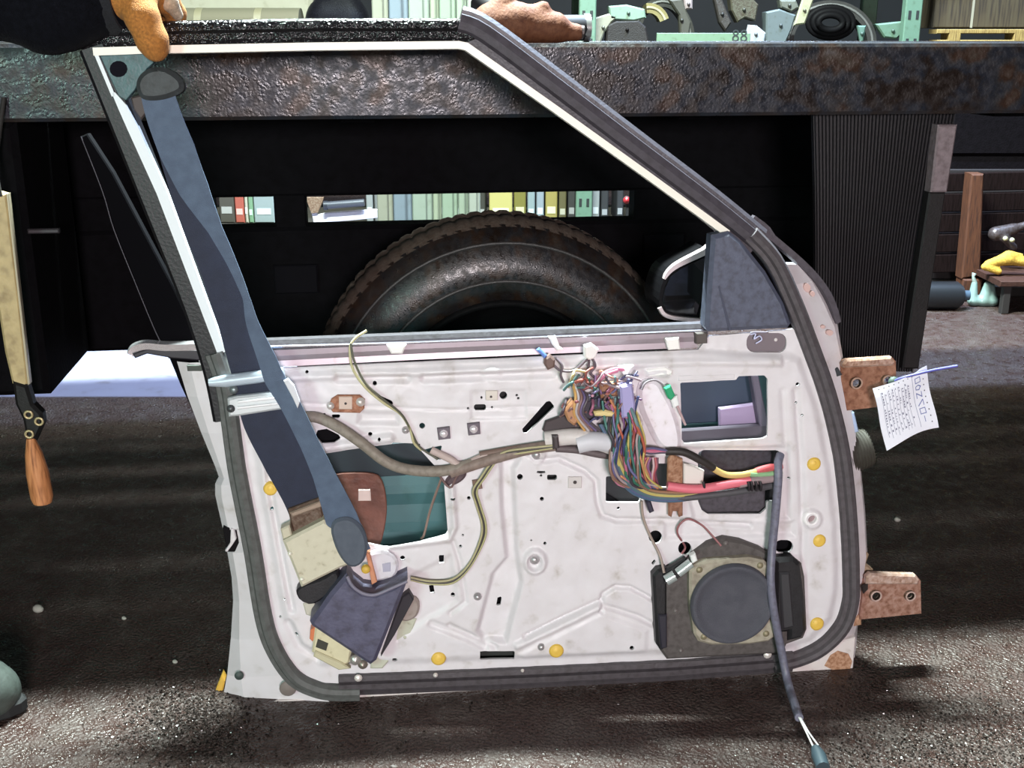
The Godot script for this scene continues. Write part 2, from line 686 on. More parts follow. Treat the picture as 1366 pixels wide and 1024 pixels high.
func room() -> void:
	var fm := StandardMaterial3D.new()
	fm.albedo_color = Color(1, 1, 1)
	fm.albedo_texture = noise_tex("floor_a", 0.008, [[0.0, C(60, 43, 39)], [0.4, C(64, 48, 44)], [0.65, C(68, 55, 51)], [1.0, C(80, 69, 65)]], 21, 6, 1024)
	fm.roughness = 1.0
	fm.roughness_texture = noise_tex("floor_r", 0.02, [[0.25, Color(0.22, 0.22, 0.22)], [0.75, Color(0.6, 0.6, 0.6)]], 22, 5, 1024)
	fm.normal_enabled = true
	fm.normal_texture = noise_tex("floor_n", 0.09, [], 23, 3, 1024, 6.0)
	fm.uv1_triplanar = true
	fm.uv1_scale = Vector3.ONE * 1.3
	var a := MB.new()
	a.box(Vector3(0, -0.1, -1.5), Vector3(9.4, 0.2, 13.4))
	structure("floor", a, fm, "dark wet concrete floor of the parts hall, gritty and oil stained", "floor")
	grit()
	pebbles()
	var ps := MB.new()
	ps.box(Vector3(-2.2, 0.001, -4.28), Vector3(3.4, 0.006, 2.2), 0.002)  # glare of the lit far floor put into a pale slab
	structure("floor_lit_patch", ps, mat(C(136, 136, 160), 0.4, 0.0, "paint", 1.5), "pale lavender slab standing in for brightly lit floor beyond the truck", "floor")
	var wm := mat(C(32, 32, 32), 0.9, 0.0, "paint", 0.7)
	for w in [["wall_back", Vector3(0, 2.1, -8.1), Vector3(9.4, 4.2, 0.2)], ["wall_front", Vector3(0, 2.1, 5.1), Vector3(9.4, 4.2, 0.2)], ["wall_left", Vector3(-4.6, 2.1, -1.5), Vector3(0.2, 4.2, 13.0)], ["wall_right", Vector3(4.6, 2.1, -1.5), Vector3(0.2, 4.2, 13.0)]]:
		var b := MB.new()
		b.box(w[1], w[2])
		structure(w[0], b, wm)
	var c := MB.new()
	c.box(Vector3(0, 4.3, -1.5), Vector3(9.4, 0.2, 13.4))
	structure("ceiling", c, mat(C(36, 36, 36), 0.9))

func pebbles() -> void:
	var spots := [[52, 815, 0.009, "pale pebble lying on the dark floor below the hanging hand tool"], [1197, 695, 0.006, "small white pebble on the dark floor between the two rusty hinges"], [234, 884, 0.004, "tiny pale pebble near the yellow clip at the door's rear corner"], [166, 826, 0.004, "tiny pale chip on the dark floor between pebble and door"]]
	for e in spots:
		var mb := MB.new()
		var p := ground(e[0], e[1])
		var r: float = e[2]
		nets([[Vector3(-r * 0.4, r * 0.5, 0), Vector3(r * 0.5, r * 0.45, r * 0.2), r * 0.8, r * 0.6], [Vector3(0, r * 0.4, r * 0.3), Vector3(0, r * 0.7, -r * 0.3), r * 0.6, r * 0.5]], r * 0.2, r * 0.4, mb)
		var o := put("pebble", mb, mat(C(168, 168, 158), 0.7))
		o.position = Vector3(p.x, 0.001, p.z)
		tag(o, e[3], "pebble", "pale pebbles on the floor")

func grit() -> void:
	# wet grains of aggregate lying on the concrete
	var st := MB.new()
	var t := [Vector3(1, 0, 0.2), Vector3(0.1, 0.1, 1), Vector3(-1, -0.1, 0), Vector3(0, 0.1, -0.9)]
	for k in 4:
		for s in [Vector3(0.1, 0.7, 0), Vector3(0, -0.6, 0.1)]:
			st.qf(t[k], t[(k + 1) % 4], s, s, (t[k] + t[(k + 1) % 4] + s))
			st.f(t[k], t[(k + 1) % 4], s, (t[k] + t[(k + 1) % 4] + s).normalized())
	var mm := MultiMesh.new()
	mm.transform_format = MultiMesh.TRANSFORM_3D
	mm.mesh = st.mesh(mat(C(78, 70, 66), 0.1))
	var r := RandomNumberGenerator.new()
	r.seed = 5
	var xf := []
	for i in 9000:
		var px := r.randf_range(-20, 1390)
		var py := r.randf_range(900, 1040)
		if i % 3 == 0:
			px = 255 + r.randfn() * 45
			py = 965 + r.randfn() * 34
		elif i % 3 == 1:
			px = 1270 + r.randfn() * 110
			py = 1000 + r.randfn() * 38
		elif i % 2 == 0:
			px = r.randf_range(1130, 1390)
			py = r.randf_range(790, 960)
		py = clampf(py, 780, 1050)
		var p := ground(px, py)
		var sc := r.randf_range(0.0010, 0.0022) * (1.3 if i % 3 < 2 else 1.0)
		var b := Basis.from_euler(Vector3(r.randf() * 0.9, r.randf() * TAU, r.randf() * 0.9)).scaled(Vector3.ONE * sc)
		xf.append(Transform3D(b, p + Vector3(0, sc * 0.05, 0)))
	mm.instance_count = xf.size()
	for i in xf.size():
		mm.set_instance_transform(i, xf[i])
	var o := MultiMeshInstance3D.new()
	o.multimesh = mm
	o.name = "floor_grit"
	add_child(o)
	o.set_meta("kind", "stuff")
	tag(o, "glittering wet grit scattered over the concrete in front of the door", "grit")

func tpt(px: float, py: float, z: float) -> Vector3:
	return TF.loc(px, py, z)

func truck() -> void:
	var o := thing("flatbed_truck", "dark greasy flatbed truck parked across the hall behind the car door", "truck", TF.xf())
	var steel := mat(C(90, 89, 94), 0.5, 0.2, "grime", 1.6)
	var black := mat(C(13, 12, 15), 0.85, 0.0, "rubber", 3.0)
	var h_top := tpt(683, 58, 0).y
	var h_bot := tpt(683, 157, 0).y
	# side beam of the bed, a rolled channel with a lip along the top and the bottom
	var b := MB.new()
	var hm := (h_top + h_bot) / 2
	var hh := (h_top - h_bot) / 2
	var prof := []
	for c in [[0.0, hh - 0.006], [-0.004, hh], [-0.09, hh], [-0.09, hh - 0.012], [-0.02, hh - 0.016], [-0.02, -hh + 0.016], [-0.09, -hh + 0.012], [-0.09, -hh], [-0.004, -hh], [0.0, -hh + 0.006]]:
		prof.append(Vector2(c[0], c[1]))
	b.sweep([Vector3(-1.7, hm, 0), Vector3(1.9, hm, 0)], prof, Vector3.UP)
	put("bed_side_beam", b, steel, o, "rusty steel beam along the edge of the bed")
	for i in 9:
		var pb := MB.new()
		pb.box(Vector3(0.1, h_top - 0.012, -0.155 - 0.132 * i), Vector3(3.58, 0.022, 0.128), 0.003)
		put("bed_plank", pb, mat(C(40, 38, 38), 0.5, 0.0, "grime", 1.6), o)
	var far := MB.new()
	far.box(Vector3(0.1, hm, -1.3), Vector3(3.6, hh * 2, 0.06), 0.006)
	put("bed_side_beam", far, steel, o)
	# cross bearers below the bed
	for i in 6:
		var cb := MB.new()
		cb.box(Vector3(-1.5 + 0.62 * i, h_bot + 0.035, -0.68), Vector3(0.06, 0.1, 1.1), 0.006)
		put("cross_bearer", cb, black, o)
	# longitudinal rails of the frame: an upper one, a lower one, and blocks between them that leave the gaps the light shows through
	var yu := tpt(600, 256, -0.45).y
	var up := MB.new()
	var xr := tpt(1228, 300, -0.45).x
	up.box(Vector3((xr - 1.65) / 2, (h_bot + yu) / 2, -0.45), Vector3(xr + 1.65, h_bot - yu, 0.06), 0.006)
	put("upper_rail", up, black, o)
	var y1 := tpt(500, 297, -0.45).y
	var y0 := tpt(180, 462, -0.45).y
	var lo := MB.new()
	lo.box(Vector3((xr - 1.65) / 2, (y0 + y1) / 2, -0.45), Vector3(xr + 1.65, y1 - y0, 0.07), 0.008)
	put("lower_rail", lo, black, o)
	for r in [[-400.0, 286.0], [366.0, 409.0], [845.0, 1228.0]]:
		var xa := tpt(r[0], 280, -0.43).x
		var xb := tpt(r[1], 280, -0.43).x
		var bl := MB.new()
		bl.box(Vector3((xa + xb) / 2, (yu + y1) / 2, -0.45), Vector3(xb - xa, yu - y1 + 0.01, 0.055), 0.004)
		put("rail_spacer", bl, black, o)
	# bolted bracket plates on the lower rail
	for bx in [[395.0, 372.0], [885.0, 330.0]]:
		var c := tpt(bx[0], bx[1], -0.41)
		var br := MB.new()
		br.box(c, Vector3(0.09, 0.06, 0.012), 0.003)
		put("bracket_plate", br, mat(C(15, 14, 18), 0.85), o)
	# tool locker hanging at the end of the bed
	var bx0 := tpt(65, 528, 0.0)
	var lk := MB.new()
	lk.box(Vector3(bx0.x - 0.6, (h_bot + bx0.y) / 2, -0.16), Vector3(1.2, h_bot - bx0.y, 0.31), 0.01)
	put("tool_locker", lk, mat(C(12, 11, 14), 0.85, 0.0, "rubber", 3.0), o)
	var hg := MB.new()
	hg.box(tpt(60, 307, 0.0) + Vector3(0, 0, 0.006), Vector3(0.05, 0.008, 0.012), 0.002)
	put("locker_latch", hg, mat(C(60, 56, 60), 0.5, 0.4), o)
	wheel(o, 0.0)
	flap(o)

func wheel(o: Node3D, _z: float) -> void:
	# front sidewall stands a little inside the bed's edge; sized so that it rests on the floor
	var zf := -0.02
	var top := tpt(668, 287, zf - 0.07)
	var r := top.y / 2
	var cx := tpt(668, 400, zf - 0.07).x
	var ax := Transform3D(Basis(Vector3(1, 0, 0), Vector3(0, 0, 1), Vector3(0, -1, 0)), Vector3(cx, r, zf))
	var w := 0.22
	var mb := MB.new()
	mb.x = ax
	var pr := []
	for c in [[0.575, -0.03], [0.60, -0.012], [0.66, 0.0], [0.74, 0.004], [0.80, 0.0], [0.86, -0.008], [0.91, -0.02], [0.945, -0.034], [0.965, -0.046]]:
		pr.append(Vector2(c[0] * r, c[1]))
	pr.reverse()
	mb.lathe(pr, 72)
	var pb := []
	for c in [[0.575, -0.03], [0.575, -w + 0.03], [0.66, -w], [0.86, -w + 0.01], [0.965, -w + 0.046]]:
		pb.append(Vector2(c[0] * r, c[1]))
	mb.lathe(pb, 72)
	var tyre := put("tyre", mb, mat(C(74, 68, 66), 0.5, 0.0, "grime", 3.0), o, "worn dusty black tyre")
	# tread with cut shoulder blocks
	var tr := MB.new()
	tr.x = ax
	var tp := []
	for c in [[0.955, -w + 0.040], [0.965, -w + 0.046], [0.985, -w + 0.055], [0.995, -w + 0.07], [0.998, -0.5 * w - 0.016], [0.975, -0.5 * w - 0.012], [0.975, -0.5 * w + 0.012], [0.998, -0.5 * w + 0.016], [0.995, -0.072], [0.985, -0.056], [0.965, -0.046], [0.955, -0.040]]:
		tp.append(Vector2(c[0] * r, c[1]))
	tr.lathe(tp, 320, 0.0035)
	put("tread", tr, mat(C(84, 74, 68), 0.85, 0.0, "rust", 7.0), tyre, "tyre tread caked with brown dust")
	# rings moulded in the sidewall
	for k in [0.70, 0.885]:
		var rg := MB.new()
		rg.x = ax
		var pts := []
		for i in 73:
			var a := TAU * i / 72.0
			pts.append(Vector3(cos(a) * r * k, 0.002 if k < 0.8 else -0.0135, sin(a) * r * k))
		rg.tube(pts, 0.0035, 6, false)
		put("sidewall_ring", rg, mat(C(60, 56, 55), 0.5, 0.0, "rubber", 4.0), tyre)
	var rm := MB.new()
	rm.x = ax
	var rp := []
	for c in [[0.60, -0.022], [0.59, -0.010], [0.565, -0.010], [0.555, -0.02], [0.55, -0.06], [0.47, -0.075], [0.40, -0.085], [0.34, -0.06], [0.2, -0.055], [0.19, -0.03], [0.0, -0.03]]:
		rp.append(Vector2(c[0] * r, c[1]))
	rm.lathe(rp, 48)
	var rim := put("rim", rm, mat(C(14, 13, 14), 0.7, 0.0, "rubber", 4.0), o, "black steel wheel rim")
	for i in 8:
		var nb := MB.new()
		var a := TAU * i / 8.0
		nb.x = ax * Transform3D(Basis.IDENTITY, Vector3(cos(a) * r * 0.27, -0.055, sin(a) * r * 0.27))
		nb.lathe([Vector2(0.012, 0.0), Vector2(0.010, 0.02), Vector2(0.0, 0.02)], 6)
		put("wheel_nut", nb, mat(C(50, 46, 44), 0.5, 0.5), rim)

func flap(o: Node3D) -> void:
	# ribbed rubber mud flap hanging behind the wheel, with its upper edge painted pale for reflected light
	var z := -0.05
	var mb := MB.new()
	var n := 40
	var tl := tpt(1085, 150, z)
	var tr := tpt(1272, 150, z)
	var bl := tpt(1085, 492, z)
	var br := tpt(1212, 492, z)
	var rows := 14
	var pts := []
	for i in n * 6 + 1:
		var f := float(i) / (n * 6)
		var ph := fmod(f * n, 1.0)
		var rib := 0.0045 * smoothstep(0.15, 0.3, ph) * (1.0 - smoothstep(0.7, 0.85, ph))
		var col := []
		for j in rows + 1:
			var g := float(j) / rows
			var bend := 0.03 * g * g + 0.012 * sin(g * 4.0 + f * 2.0)
			col.append(tl.lerp(tr, f).lerp(bl.lerp(br, f), g) + Vector3(0, 0, rib + bend * 0.6))
		pts.append(col)
	for i in n * 6:
		for j in rows:
			var d1: Vector3 = pts[i + 1][j] - pts[i][j]
			var d2: Vector3 = pts[i][j + 1] - pts[i][j]
			var nn := d1.cross(d2).normalized()
			if nn.z < 0.0:
				nn = -nn
			mb.f(pts[i][j], pts[i + 1][j], pts[i + 1][j + 1], nn)
			mb.f(pts[i][j], pts[i + 1][j + 1], pts[i][j + 1], nn)
			var k := Vector3(0, 0, -0.012)
			mb.f(pts[i][j] + k, pts[i + 1][j] + k, pts[i + 1][j + 1] + k, Vector3(0, 0, -1))
			mb.f(pts[i][j] + k, pts[i + 1][j + 1] + k, pts[i][j + 1] + k, Vector3(0, 0, -1))
	for e in [0, n * 6]:
		for j in rows:
			mb.qf(pts[e][j], pts[e][j + 1], pts[e][j + 1] - Vector3(0, 0, 0.012), pts[e][j] - Vector3(0, 0, 0.012), Vector3(-1 if e == 0 else 1, 0, 0))
	var fl := put("mud_flap", mb, mat(C(24, 20, 25), 0.6, 0.0, "rubber", 4.0), o, "black ribbed rubber mud flap")
	# edge strip clamped to its outer side; upper length coloured pale for reflected light
	var es := MB.new()
	es.prism(PackedVector2Array([v2(tpt(1250, 166, z + 0.03)), v2(tpt(1276, 166, z + 0.03)), v2(tpt(1262, 256, z + 0.03)), v2(tpt(1240, 256, z + 0.03))]), z + 0.01, z + 0.035, 0.003)
	put("edge_strip", es, mat(C(136, 122, 126), 0.6, 0.0, "rubber", 6.0), fl, "metal strip coloured pale for light reflected on it")
	var es2 := MB.new()
	es2.prism(PackedVector2Array([v2(tpt(1240, 256, z + 0.03)), v2(tpt(1262, 256, z + 0.03)), v2(tpt(1226, 492, z + 0.03)), v2(tpt(1204, 492, z + 0.03))]), z + 0.01, z + 0.03, 0.003)
	put("edge_strip", es2, mat(C(30, 27, 28), 0.6, 0.1, "rubber", 6.0), fl)

func v2(p: Vector3) -> Vector2:
	return Vector2(p.x, p.y)

# ---------------------------------------------------------------- the car door
const PAINT := Color(0.885, 0.865, 0.88)

func panel_mesh(holes: Array, emboss: Array, outline: Array, m: Material, parent: Node) -> void:
	# pressed inner panel: a fine grid whose height follows the pressings, cut cleanly at the outline and at every hole
	var ST := 2.0
	var x0 := 296.0
	var y0 := 436.0
	var nx := 425
	var ny := 248
	var cnt := nx * ny
	var s := PackedFloat32Array()
	var h := PackedFloat32Array()
	s.resize(cnt)
	h.resize(cnt)
	var og := PackedVector2Array()
	for p in outline:
		og.append(Vector2(p[0], p[1]))
	for j in ny:
		for i in nx:
			s[j * nx + i] = poly_sdf(Vector2(x0 + i * ST, y0 + j * ST), og)
	for hole in holes:
		var g := PackedVector2Array()
		var lo := Vector2(1e9, 1e9)
		var hi := -lo
		for p in hole:
			var q := Vector2(p[0], p[1])
			g.append(q)
			lo = lo.min(q)
			hi = hi.max(q)
		for j in range(maxi(0, int((lo.y - y0 - 6) / ST)), mini(ny, int((hi.y - y0 + 6) / ST) + 2)):
			for i in range(maxi(0, int((lo.x - x0 - 6) / ST)), mini(nx, int((hi.x - x0 + 6) / ST) + 2)):
				var d := -poly_sdf(Vector2(x0 + i * ST, y0 + j * ST), g)
				if d > s[j * nx + i]:
					s[j * nx + i] = d
	# pressings: [kind, points, height mm, edge width px, half width px (lines)]
	for e in emboss:
		var g := PackedVector2Array()
		var lo := Vector2(1e9, 1e9)
		var hi := -lo
		for p in e[1]:
			var q := Vector2(p[0], p[1])
			g.append(q)
			lo = lo.min(q)
			hi = hi.max(q)
		var ew: float = e[3]
		var hw: float = e[4] if e.size() > 4 else 0.0
		var mg := ew + hw + 2.0
		for j in range(maxi(0, int((lo.y - y0 - mg) / ST)), mini(ny, int((hi.y - y0 + mg) / ST) + 2)):
			for i in range(maxi(0, int((lo.x - x0 - mg) / ST)), mini(nx, int((hi.x - x0 + mg) / ST) + 2)):
				var q := Vector2(x0 + i * ST, y0 + j * ST)
				var d := 1e9
				if e[0] == "area":
					d = poly_sdf(q, g)
				else:
					for k in g.size() - 1:
						d = minf(d, seg_sdf(q, g[k], g[k + 1]))
					d -= hw
				var f := 1.0 - smoothstep(-ew * 0.5, ew * 0.5, d)
				h[j * nx + i] += f * e[2] * 0.0016
	# fine dents so that the sheet is not dead flat
	var fn := FastNoiseLite.new()
	fn.seed = 4
	fn.frequency = 0.02
	fn.fractal_octaves = 3
	var pos := PackedVector3Array()
	var nor := PackedVector3Array()
	pos.resize(cnt)
	nor.resize(cnt)
	for j in ny:
		for i in nx:
			h[j * nx + i] += fn.get_noise_2d(i * ST, j * ST) * 0.0016
			pos[j * nx + i] = DF.loc(x0 + i * ST, y0 + j * ST, 0.0) + Vector3(0, 0, h[j * nx + i])
	for j in ny:
		for i in nx:
			var a := pos[j * nx + maxi(i - 1, 0)]
			var b := pos[j * nx + mini(i + 1, nx - 1)]
			var c := pos[maxi(j - 1, 0) * nx + i]
			var d := pos[mini(j + 1, ny - 1) * nx + i]
			nor[j * nx + i] = (b - a).cross(c - d).normalized()
	var mb := MB.new()
	for j in ny - 1:
		for i in nx - 1:
			var id := [j * nx + i, j * nx + i + 1, (j + 1) * nx + i + 1, (j + 1) * nx + i]
			var ins := 0
			for k in id:
				if s[k] < 0.0:
					ins += 1
			if ins == 0:
				continue
			if ins == 4:
				mb.q(pos[id[0]], pos[id[1]], pos[id[2]], pos[id[3]], nor[id[0]], nor[id[1]], nor[id[2]], nor[id[3]])
				continue
			var pp := []
			var nn := []
			var cut := []
			for k in 4:
				var a: int = id[k]
				var b: int = id[(k + 1) % 4]
				if s[a] < 0.0:
					pp.append(pos[a])
					nn.append(nor[a])
				if (s[a] < 0.0) != (s[b] < 0.0):
					var t := s[a] / (s[a] - s[b])
					pp.append(pos[a].lerp(pos[b], t))
					nn.append(nor[a].lerp(nor[b], t))
					cut.append(pp[-1])
			for k in range(1, pp.size() - 1):
				mb.t(pp[0], pp[k], pp[k + 1], nn[0], nn[k], nn[k + 1])
			if cut.size() == 2:   # the turned-in edge of the sheet
				var dp := Vector3(0, 0, -0.005)
				var cen: Vector3 = (pp[0] + pp[1] + pp[2 % pp.size()]) / 3.0
				mb.qf(cut[0], cut[1], cut[1] + dp, cut[0] + dp, (cut[0] + cut[1]) * 0.5 - cen)
	put("inner_panel", mb, m, parent, "white pressed steel inner panel full of holes")

func car_door() -> void:
	var o := thing("car_door", "stripped white car front door with loose wiring and a black window frame, stood on edge", "car door", DF.xf())
	var paint := mat(PAINT, 0.42, 0.0, "paint", 3.0)
	var black := mat(C(20, 19, 24), 0.5, 0.0, "rubber", 5.0)
	var rubber := mat(C(80, 77, 82), 0.62, 0.0, "rubber", 6.0)

	# ---- inner panel
	var outline := [[302, 500], [306, 540], [318, 640], [336, 740], [350, 820], [366, 862], [388, 893], [428, 910], [470, 912], [760, 897], [1050, 882], [1090, 862], [1122, 828], [1134, 780], [1134, 720], [1126, 640], [1112, 560], [1090, 490], [1070, 448], [1062, 438], [1050, 440], [946, 448], [932, 466], [366, 490], [340, 494]]
	var holes := [
		[[425, 604], [470, 597], [522, 590], [524, 588], [560, 590], [562, 600], [586, 626], [592, 640], [597, 706], [594, 711], [560, 719], [512, 727], [480, 720], [440, 690]],
		[[906, 509], [980, 505], [983, 500], [1018, 499], [1022, 504], [1022, 580], [1016, 583], [912, 590], [908, 584]],
		rrect(931, 600, 1042, 668, 8), [[931, 640], [931, 668], [936, 680], [944, 685], [1014, 685], [1022, 678], [1023, 650]],
		rrect(807, 633, 852, 668, 2), rrect(868, 616, 891, 648, 2),
		[[733, 533], [739, 541], [702, 576], [697, 576], [696, 570], [728, 534]],
		[[421, 580], [424, 572], [436, 570], [452, 578], [455, 583], [446, 588], [430, 589]],
		circ(671, 526, 5.2), circ(873, 714, 9), circ(912, 729, 9), [[867, 749], [871, 743], [874, 745], [870, 751]], rrect(1032, 718, 1056, 735, 8),
		[[640, 866], [686, 865], [686, 878], [640, 879]], rrect(632, 538, 648, 546, 1), rrect(729, 631, 742, 638, 1), rrect(716, 628, 727, 630, 1), rrect(715, 626, 727, 629, 1),
		rrect(996, 444, 1049, 470, 10), [[664, 798], [670, 796], [668, 808], [662, 809]], [[585, 738], [592, 738], [592, 750], [586, 750]], [[572, 780], [578, 779], [580, 790], [574, 791]],
		[[575, 595], [590, 592], [587, 602], [590, 610], [582, 612], [566, 598]], [[404, 548], [423, 551], [423, 555], [406, 554]], rrect(443, 551, 454, 556, 1), circ(500, 510, 3, 3), [[505, 525], [523, 533], [525, 538], [520, 538], [503, 529]],
		circ(1081, 690, 6), rrect(523, 875, 530, 880, 2), [[1013, 447], [1020, 447], [1020, 452], [1013, 452]], rrect(600, 661, 607, 664, 1), rrect(504, 580, 508, 586, 1),
	]
	for c in [[563, 566, 4], [494, 577, 3], [642, 529, 2], [655, 529, 2], [624, 543, 2], [656, 542, 2], [689, 526, 2], [693, 634, 4], [721, 632, 2], [722, 663, 3], [726, 722, 2.4], [614, 726, 2.4], [604, 792, 3], [537, 742, 3.5], [824, 676, 2.6], [841, 860, 3], [1062, 511, 3], [1051, 636, 2], [363, 677, 2.6], [380, 797, 2], [374, 822, 2], [396, 845, 3], [433, 551, 2], [410, 494, 2.4], [691, 530, 2], [617, 711, 1.8], [625, 662, 2.6], [540, 847, 2.4], [708, 718, 1.6], [1061, 536, 2], [397, 745, 2.5], [1068, 552, 2]]:
		holes.append(circ(c[0], c[1], c[2], c[2], 10))
	var emb := [
		["area", [[330, 500], [348, 640], [366, 740], [380, 820], [400, 860], [430, 884], [1045, 862], [1080, 850], [1106, 822], [1114, 780], [1112, 700], [1102, 620], [1086, 540], [1064, 480], [1052, 474], [380, 498]], 4.4, 14.0],
		["line", [[452, 503], [542, 503]], -5.0, 9.0, 4.0], ["line", [[566, 503], [736, 496]], -5.0, 9.0, 4.0],
		["area", circ(655, 497, 13, 9), 2.0, 7.0],
		["line", [[380, 535], [600, 545], [720, 541]], -1.6, 4.0, 1.0],
		["area", [[480, 548], [530, 550], [532, 563], [478, 563]], -4.0, 8.0],
		["area", [[628, 520], [700, 518], [702, 556], [628, 558]], -1.2, 4.0],
		["area", [[668, 612], [669, 674], [676, 742], [657, 764], [637, 839], [645, 852], [674, 853], [695, 774], [688, 730], [684, 624], [692, 610]], -7.0, 8.0],
		["line", [[668, 612], [690, 602], [703, 600], [712, 612], [728, 612], [745, 610], [780, 626], [795, 640], [797, 668], [803, 686], [822, 692], [900, 692], [1000, 700]], -4.5, 7.0, 2.5],
		["line", [[600, 832], [640, 850], [660, 860]], -3.0, 6.0, 3.0], ["line", [[690, 858], [745, 832], [800, 806]], 4.0, 8.0, 4.0], ["line", [[700, 846], [760, 816], [800, 798]], -4.0, 6.0, 2.0],
		["line", [[801, 812], [803, 790], [820, 780], [840, 781], [862, 793], [874, 800]], -4.0, 6.0, 2.0], ["line", [[805, 806], [850, 820], [872, 832]], -3.5, 6.0, 3.0],
		["line", [[576, 830], [625, 848], [646, 860]], -2.5, 6.0, 5.0],
		["area", [[760, 835], [800, 815], [862, 838], [860, 866], [700, 875], [690, 870]], 2.0, 8.0],
		["area", circ(713, 746, 15, 17), 4.0, 6.0], ["area", circ(712, 747, 9, 10), -5.0, 5.0],
		["area", circ(716, 606, 11, 11), 3.0, 5.0],
		["line", [[1060, 520], [1066, 600], [1070, 700], [1070, 830]], -3.5, 9.0, 3.0], ["line", [[1042, 520], [1046, 590]], -2.0, 8.0, 3.0],
		["area", circ(1081, 690, 13), 3.0, 6.0],
		["area", [[900, 596], [1050, 594], [1052, 690], [1000, 694], [925, 690]], -4.0, 8.0],
		["area", [[886, 696], [1058, 694], [1058, 712], [886, 716]], -3.0, 8.0], ["line", [[1000, 760], [1062, 742], [1066, 760]], 3.0, 8.0, 4.0],
		["line", [[430, 596], [520, 582]], 4.0, 8.0, 5.0], ["line", [[520, 726], [598, 716], [606, 700], [602, 640]], 4.5, 8.0, 3.0],
		["line", [[605, 720], [614, 750], [621, 800], [600, 815]], -2.5, 6.0, 2.0], ["line", [[350, 560], [362, 660], [378, 750], [390, 810]], -4.0, 8.0, 3.0], ["line", [[386, 830], [400, 860], [425, 876]], -4.0, 8.0, 5.0],
		["area", [[370, 488], [600, 480], [930, 468], [1040, 474], [1040, 486], [930, 484], [380, 506]], 4.0, 8.0],
		["area", [[860, 492], [890, 488], [890, 500], [862, 500]], 3.0, 6.0],
		["area", [[540, 770], [600, 740], [610, 800], [560, 830], [530, 850]], -3.0, 10.0],
	]
	panel_mesh(holes, emb, outline, paint, o)

	# ---- outer skin seen through the holes, with its long pressed ridges, and what hangs inside
	var skin := MB.new()
	var sp := mat(C(74, 112, 116), 0.45, 0.0, "paint", 2.0)
	var so := DF.loc(322, 500, -0.09)
	var se := DF.loc(1094, 890, -0.09)
	var rows := [[0.0, 0.0], [0.30, 0.0], [0.335, 0.010], [0.36, 0.010], [0.40, 0.0], [0.455, 0.0], [0.475, 0.012], [0.51, 0.012], [0.53, 0.0], [0.62, 0.0], [0.64, 0.010], [1.0, 0.008]]
	for k in rows.size() - 1:
		var ya: float = lerpf(so.y, se.y, rows[k][0])
		var yb: float = lerpf(so.y, se.y, rows[k + 1][0])
		skin.qf(Vector3(so.x, ya, so.z + rows[k][1]), Vector3(se.x, ya, so.z + rows[k][1]), Vector3(se.x, yb, so.z + rows[k + 1][1]), Vector3(so.x, yb, so.z + rows[k + 1][1]), Vector3(0, 0, 1))
		skin.qf(Vector3(so.x, ya, so.z - 0.03), Vector3(se.x, ya, so.z - 0.03), Vector3(se.x, yb, so.z - 0.03), Vector3(so.x, yb, so.z - 0.03), Vector3(0, 0, -1))
	put("outer_skin", skin, sp, o, "teal painted inside of the outer skin")
	plate("plastic_flap", DF, ck([[428, 632], [500, 629], [512, 642], [517, 675], [514, 702], [507, 730], [494, 736], [468, 700], [446, 660]], 2), -0.035, 0.004, mat(C(122, 76, 62), 0.5, 0.0, "rubber", 3.0), o, 0.0015, "rust brown plastic flap")
	plate("square_clip", DF, [[478, 653], [494, 653], [495, 668], [478, 668]], -0.028, 0.008, mat(C(226, 208, 200), 0.5), o, 0.001, "small pale square clip")
	plate("inner_plate", DF, [[960, 545], [1012, 538], [1014, 574], [960, 577]], -0.05, 0.01, mat(C(158, 138, 170), 0.4), o, 0.002, "lilac plate standing in for light falling inside the door")  # patch of light inside the opening, put into a lilac plate
	plate("inner_plate", DF, [[905, 574], [1024, 566], [1024, 592], [905, 600]], -0.03, 0.01, mat(C(70, 62, 74), 0.5), o, 0.002)
	plate("inner_plate", DF, [[1002, 500], [1012, 500], [1026, 570], [1014, 570]], -0.03, 0.02, mat(C(92, 84, 100), 0.5), o, 0.002)
	plate("window_channel", DF, [[900, 500], [1005, 500], [1012, 560], [905, 566]], -0.075, 0.01, mat(C(52, 64, 82), 0.4), o, 0.002, "dark blue grey guide plate")
	plate("hole_flange", DF, [[905, 508], [905, 501], [980, 499], [980, 505]], 0.008, 0.004, paint, o, 0.001)
	# dark pad in the handle opening; dark plates stand in for shade behind holes
	plate("foam_pad", DF, rrect(936, 600, 1030, 634, 7), 0.001, 0.02, mat(C(66, 63, 72), 0.85, 0.0, "rubber", 8.0), o, 0.003, "dark grey foam pad")
	plate("foam_pad", DF, [[932, 652], [1021, 646], [1021, 676], [1013, 683], [944, 684], [936, 679], [932, 670]], 0.001, 0.02, mat(C(84, 78, 86), 0.85, 0.0, "rubber", 8.0), o, 0.003)
	plate("hole_shade_plate", DF, [[930, 600], [1044, 600], [1044, 690], [930, 690]], -0.03, 0.008, mat(C(22, 20, 24), 0.7), o, 0.001)
	plate("hole_shade_plate", DF, [[800, 612], [900, 608], [900, 676], [800, 676]], -0.03, 0.008, mat(C(20, 19, 24), 0.7), o, 0.001)
	plate("hole_shade_plate", DF, [[412, 566], [460, 566], [460, 592], [412, 592]], -0.02, 0.008, mat(C(14, 13, 16), 0.7), o, 0.001)
	plate("hole_shade_plate", DF, [[426, 600], [562, 588], [580, 622], [540, 634], [430, 640]], -0.045, 0.008, mat(C(24, 40, 48), 0.6), o, 0.001)
	plate("hole_shade_plate", DF, [[690, 520], [750, 520], [750, 580], [690, 580]], -0.02, 0.008, mat(C(18, 16, 20), 0.7), o, 0.001)
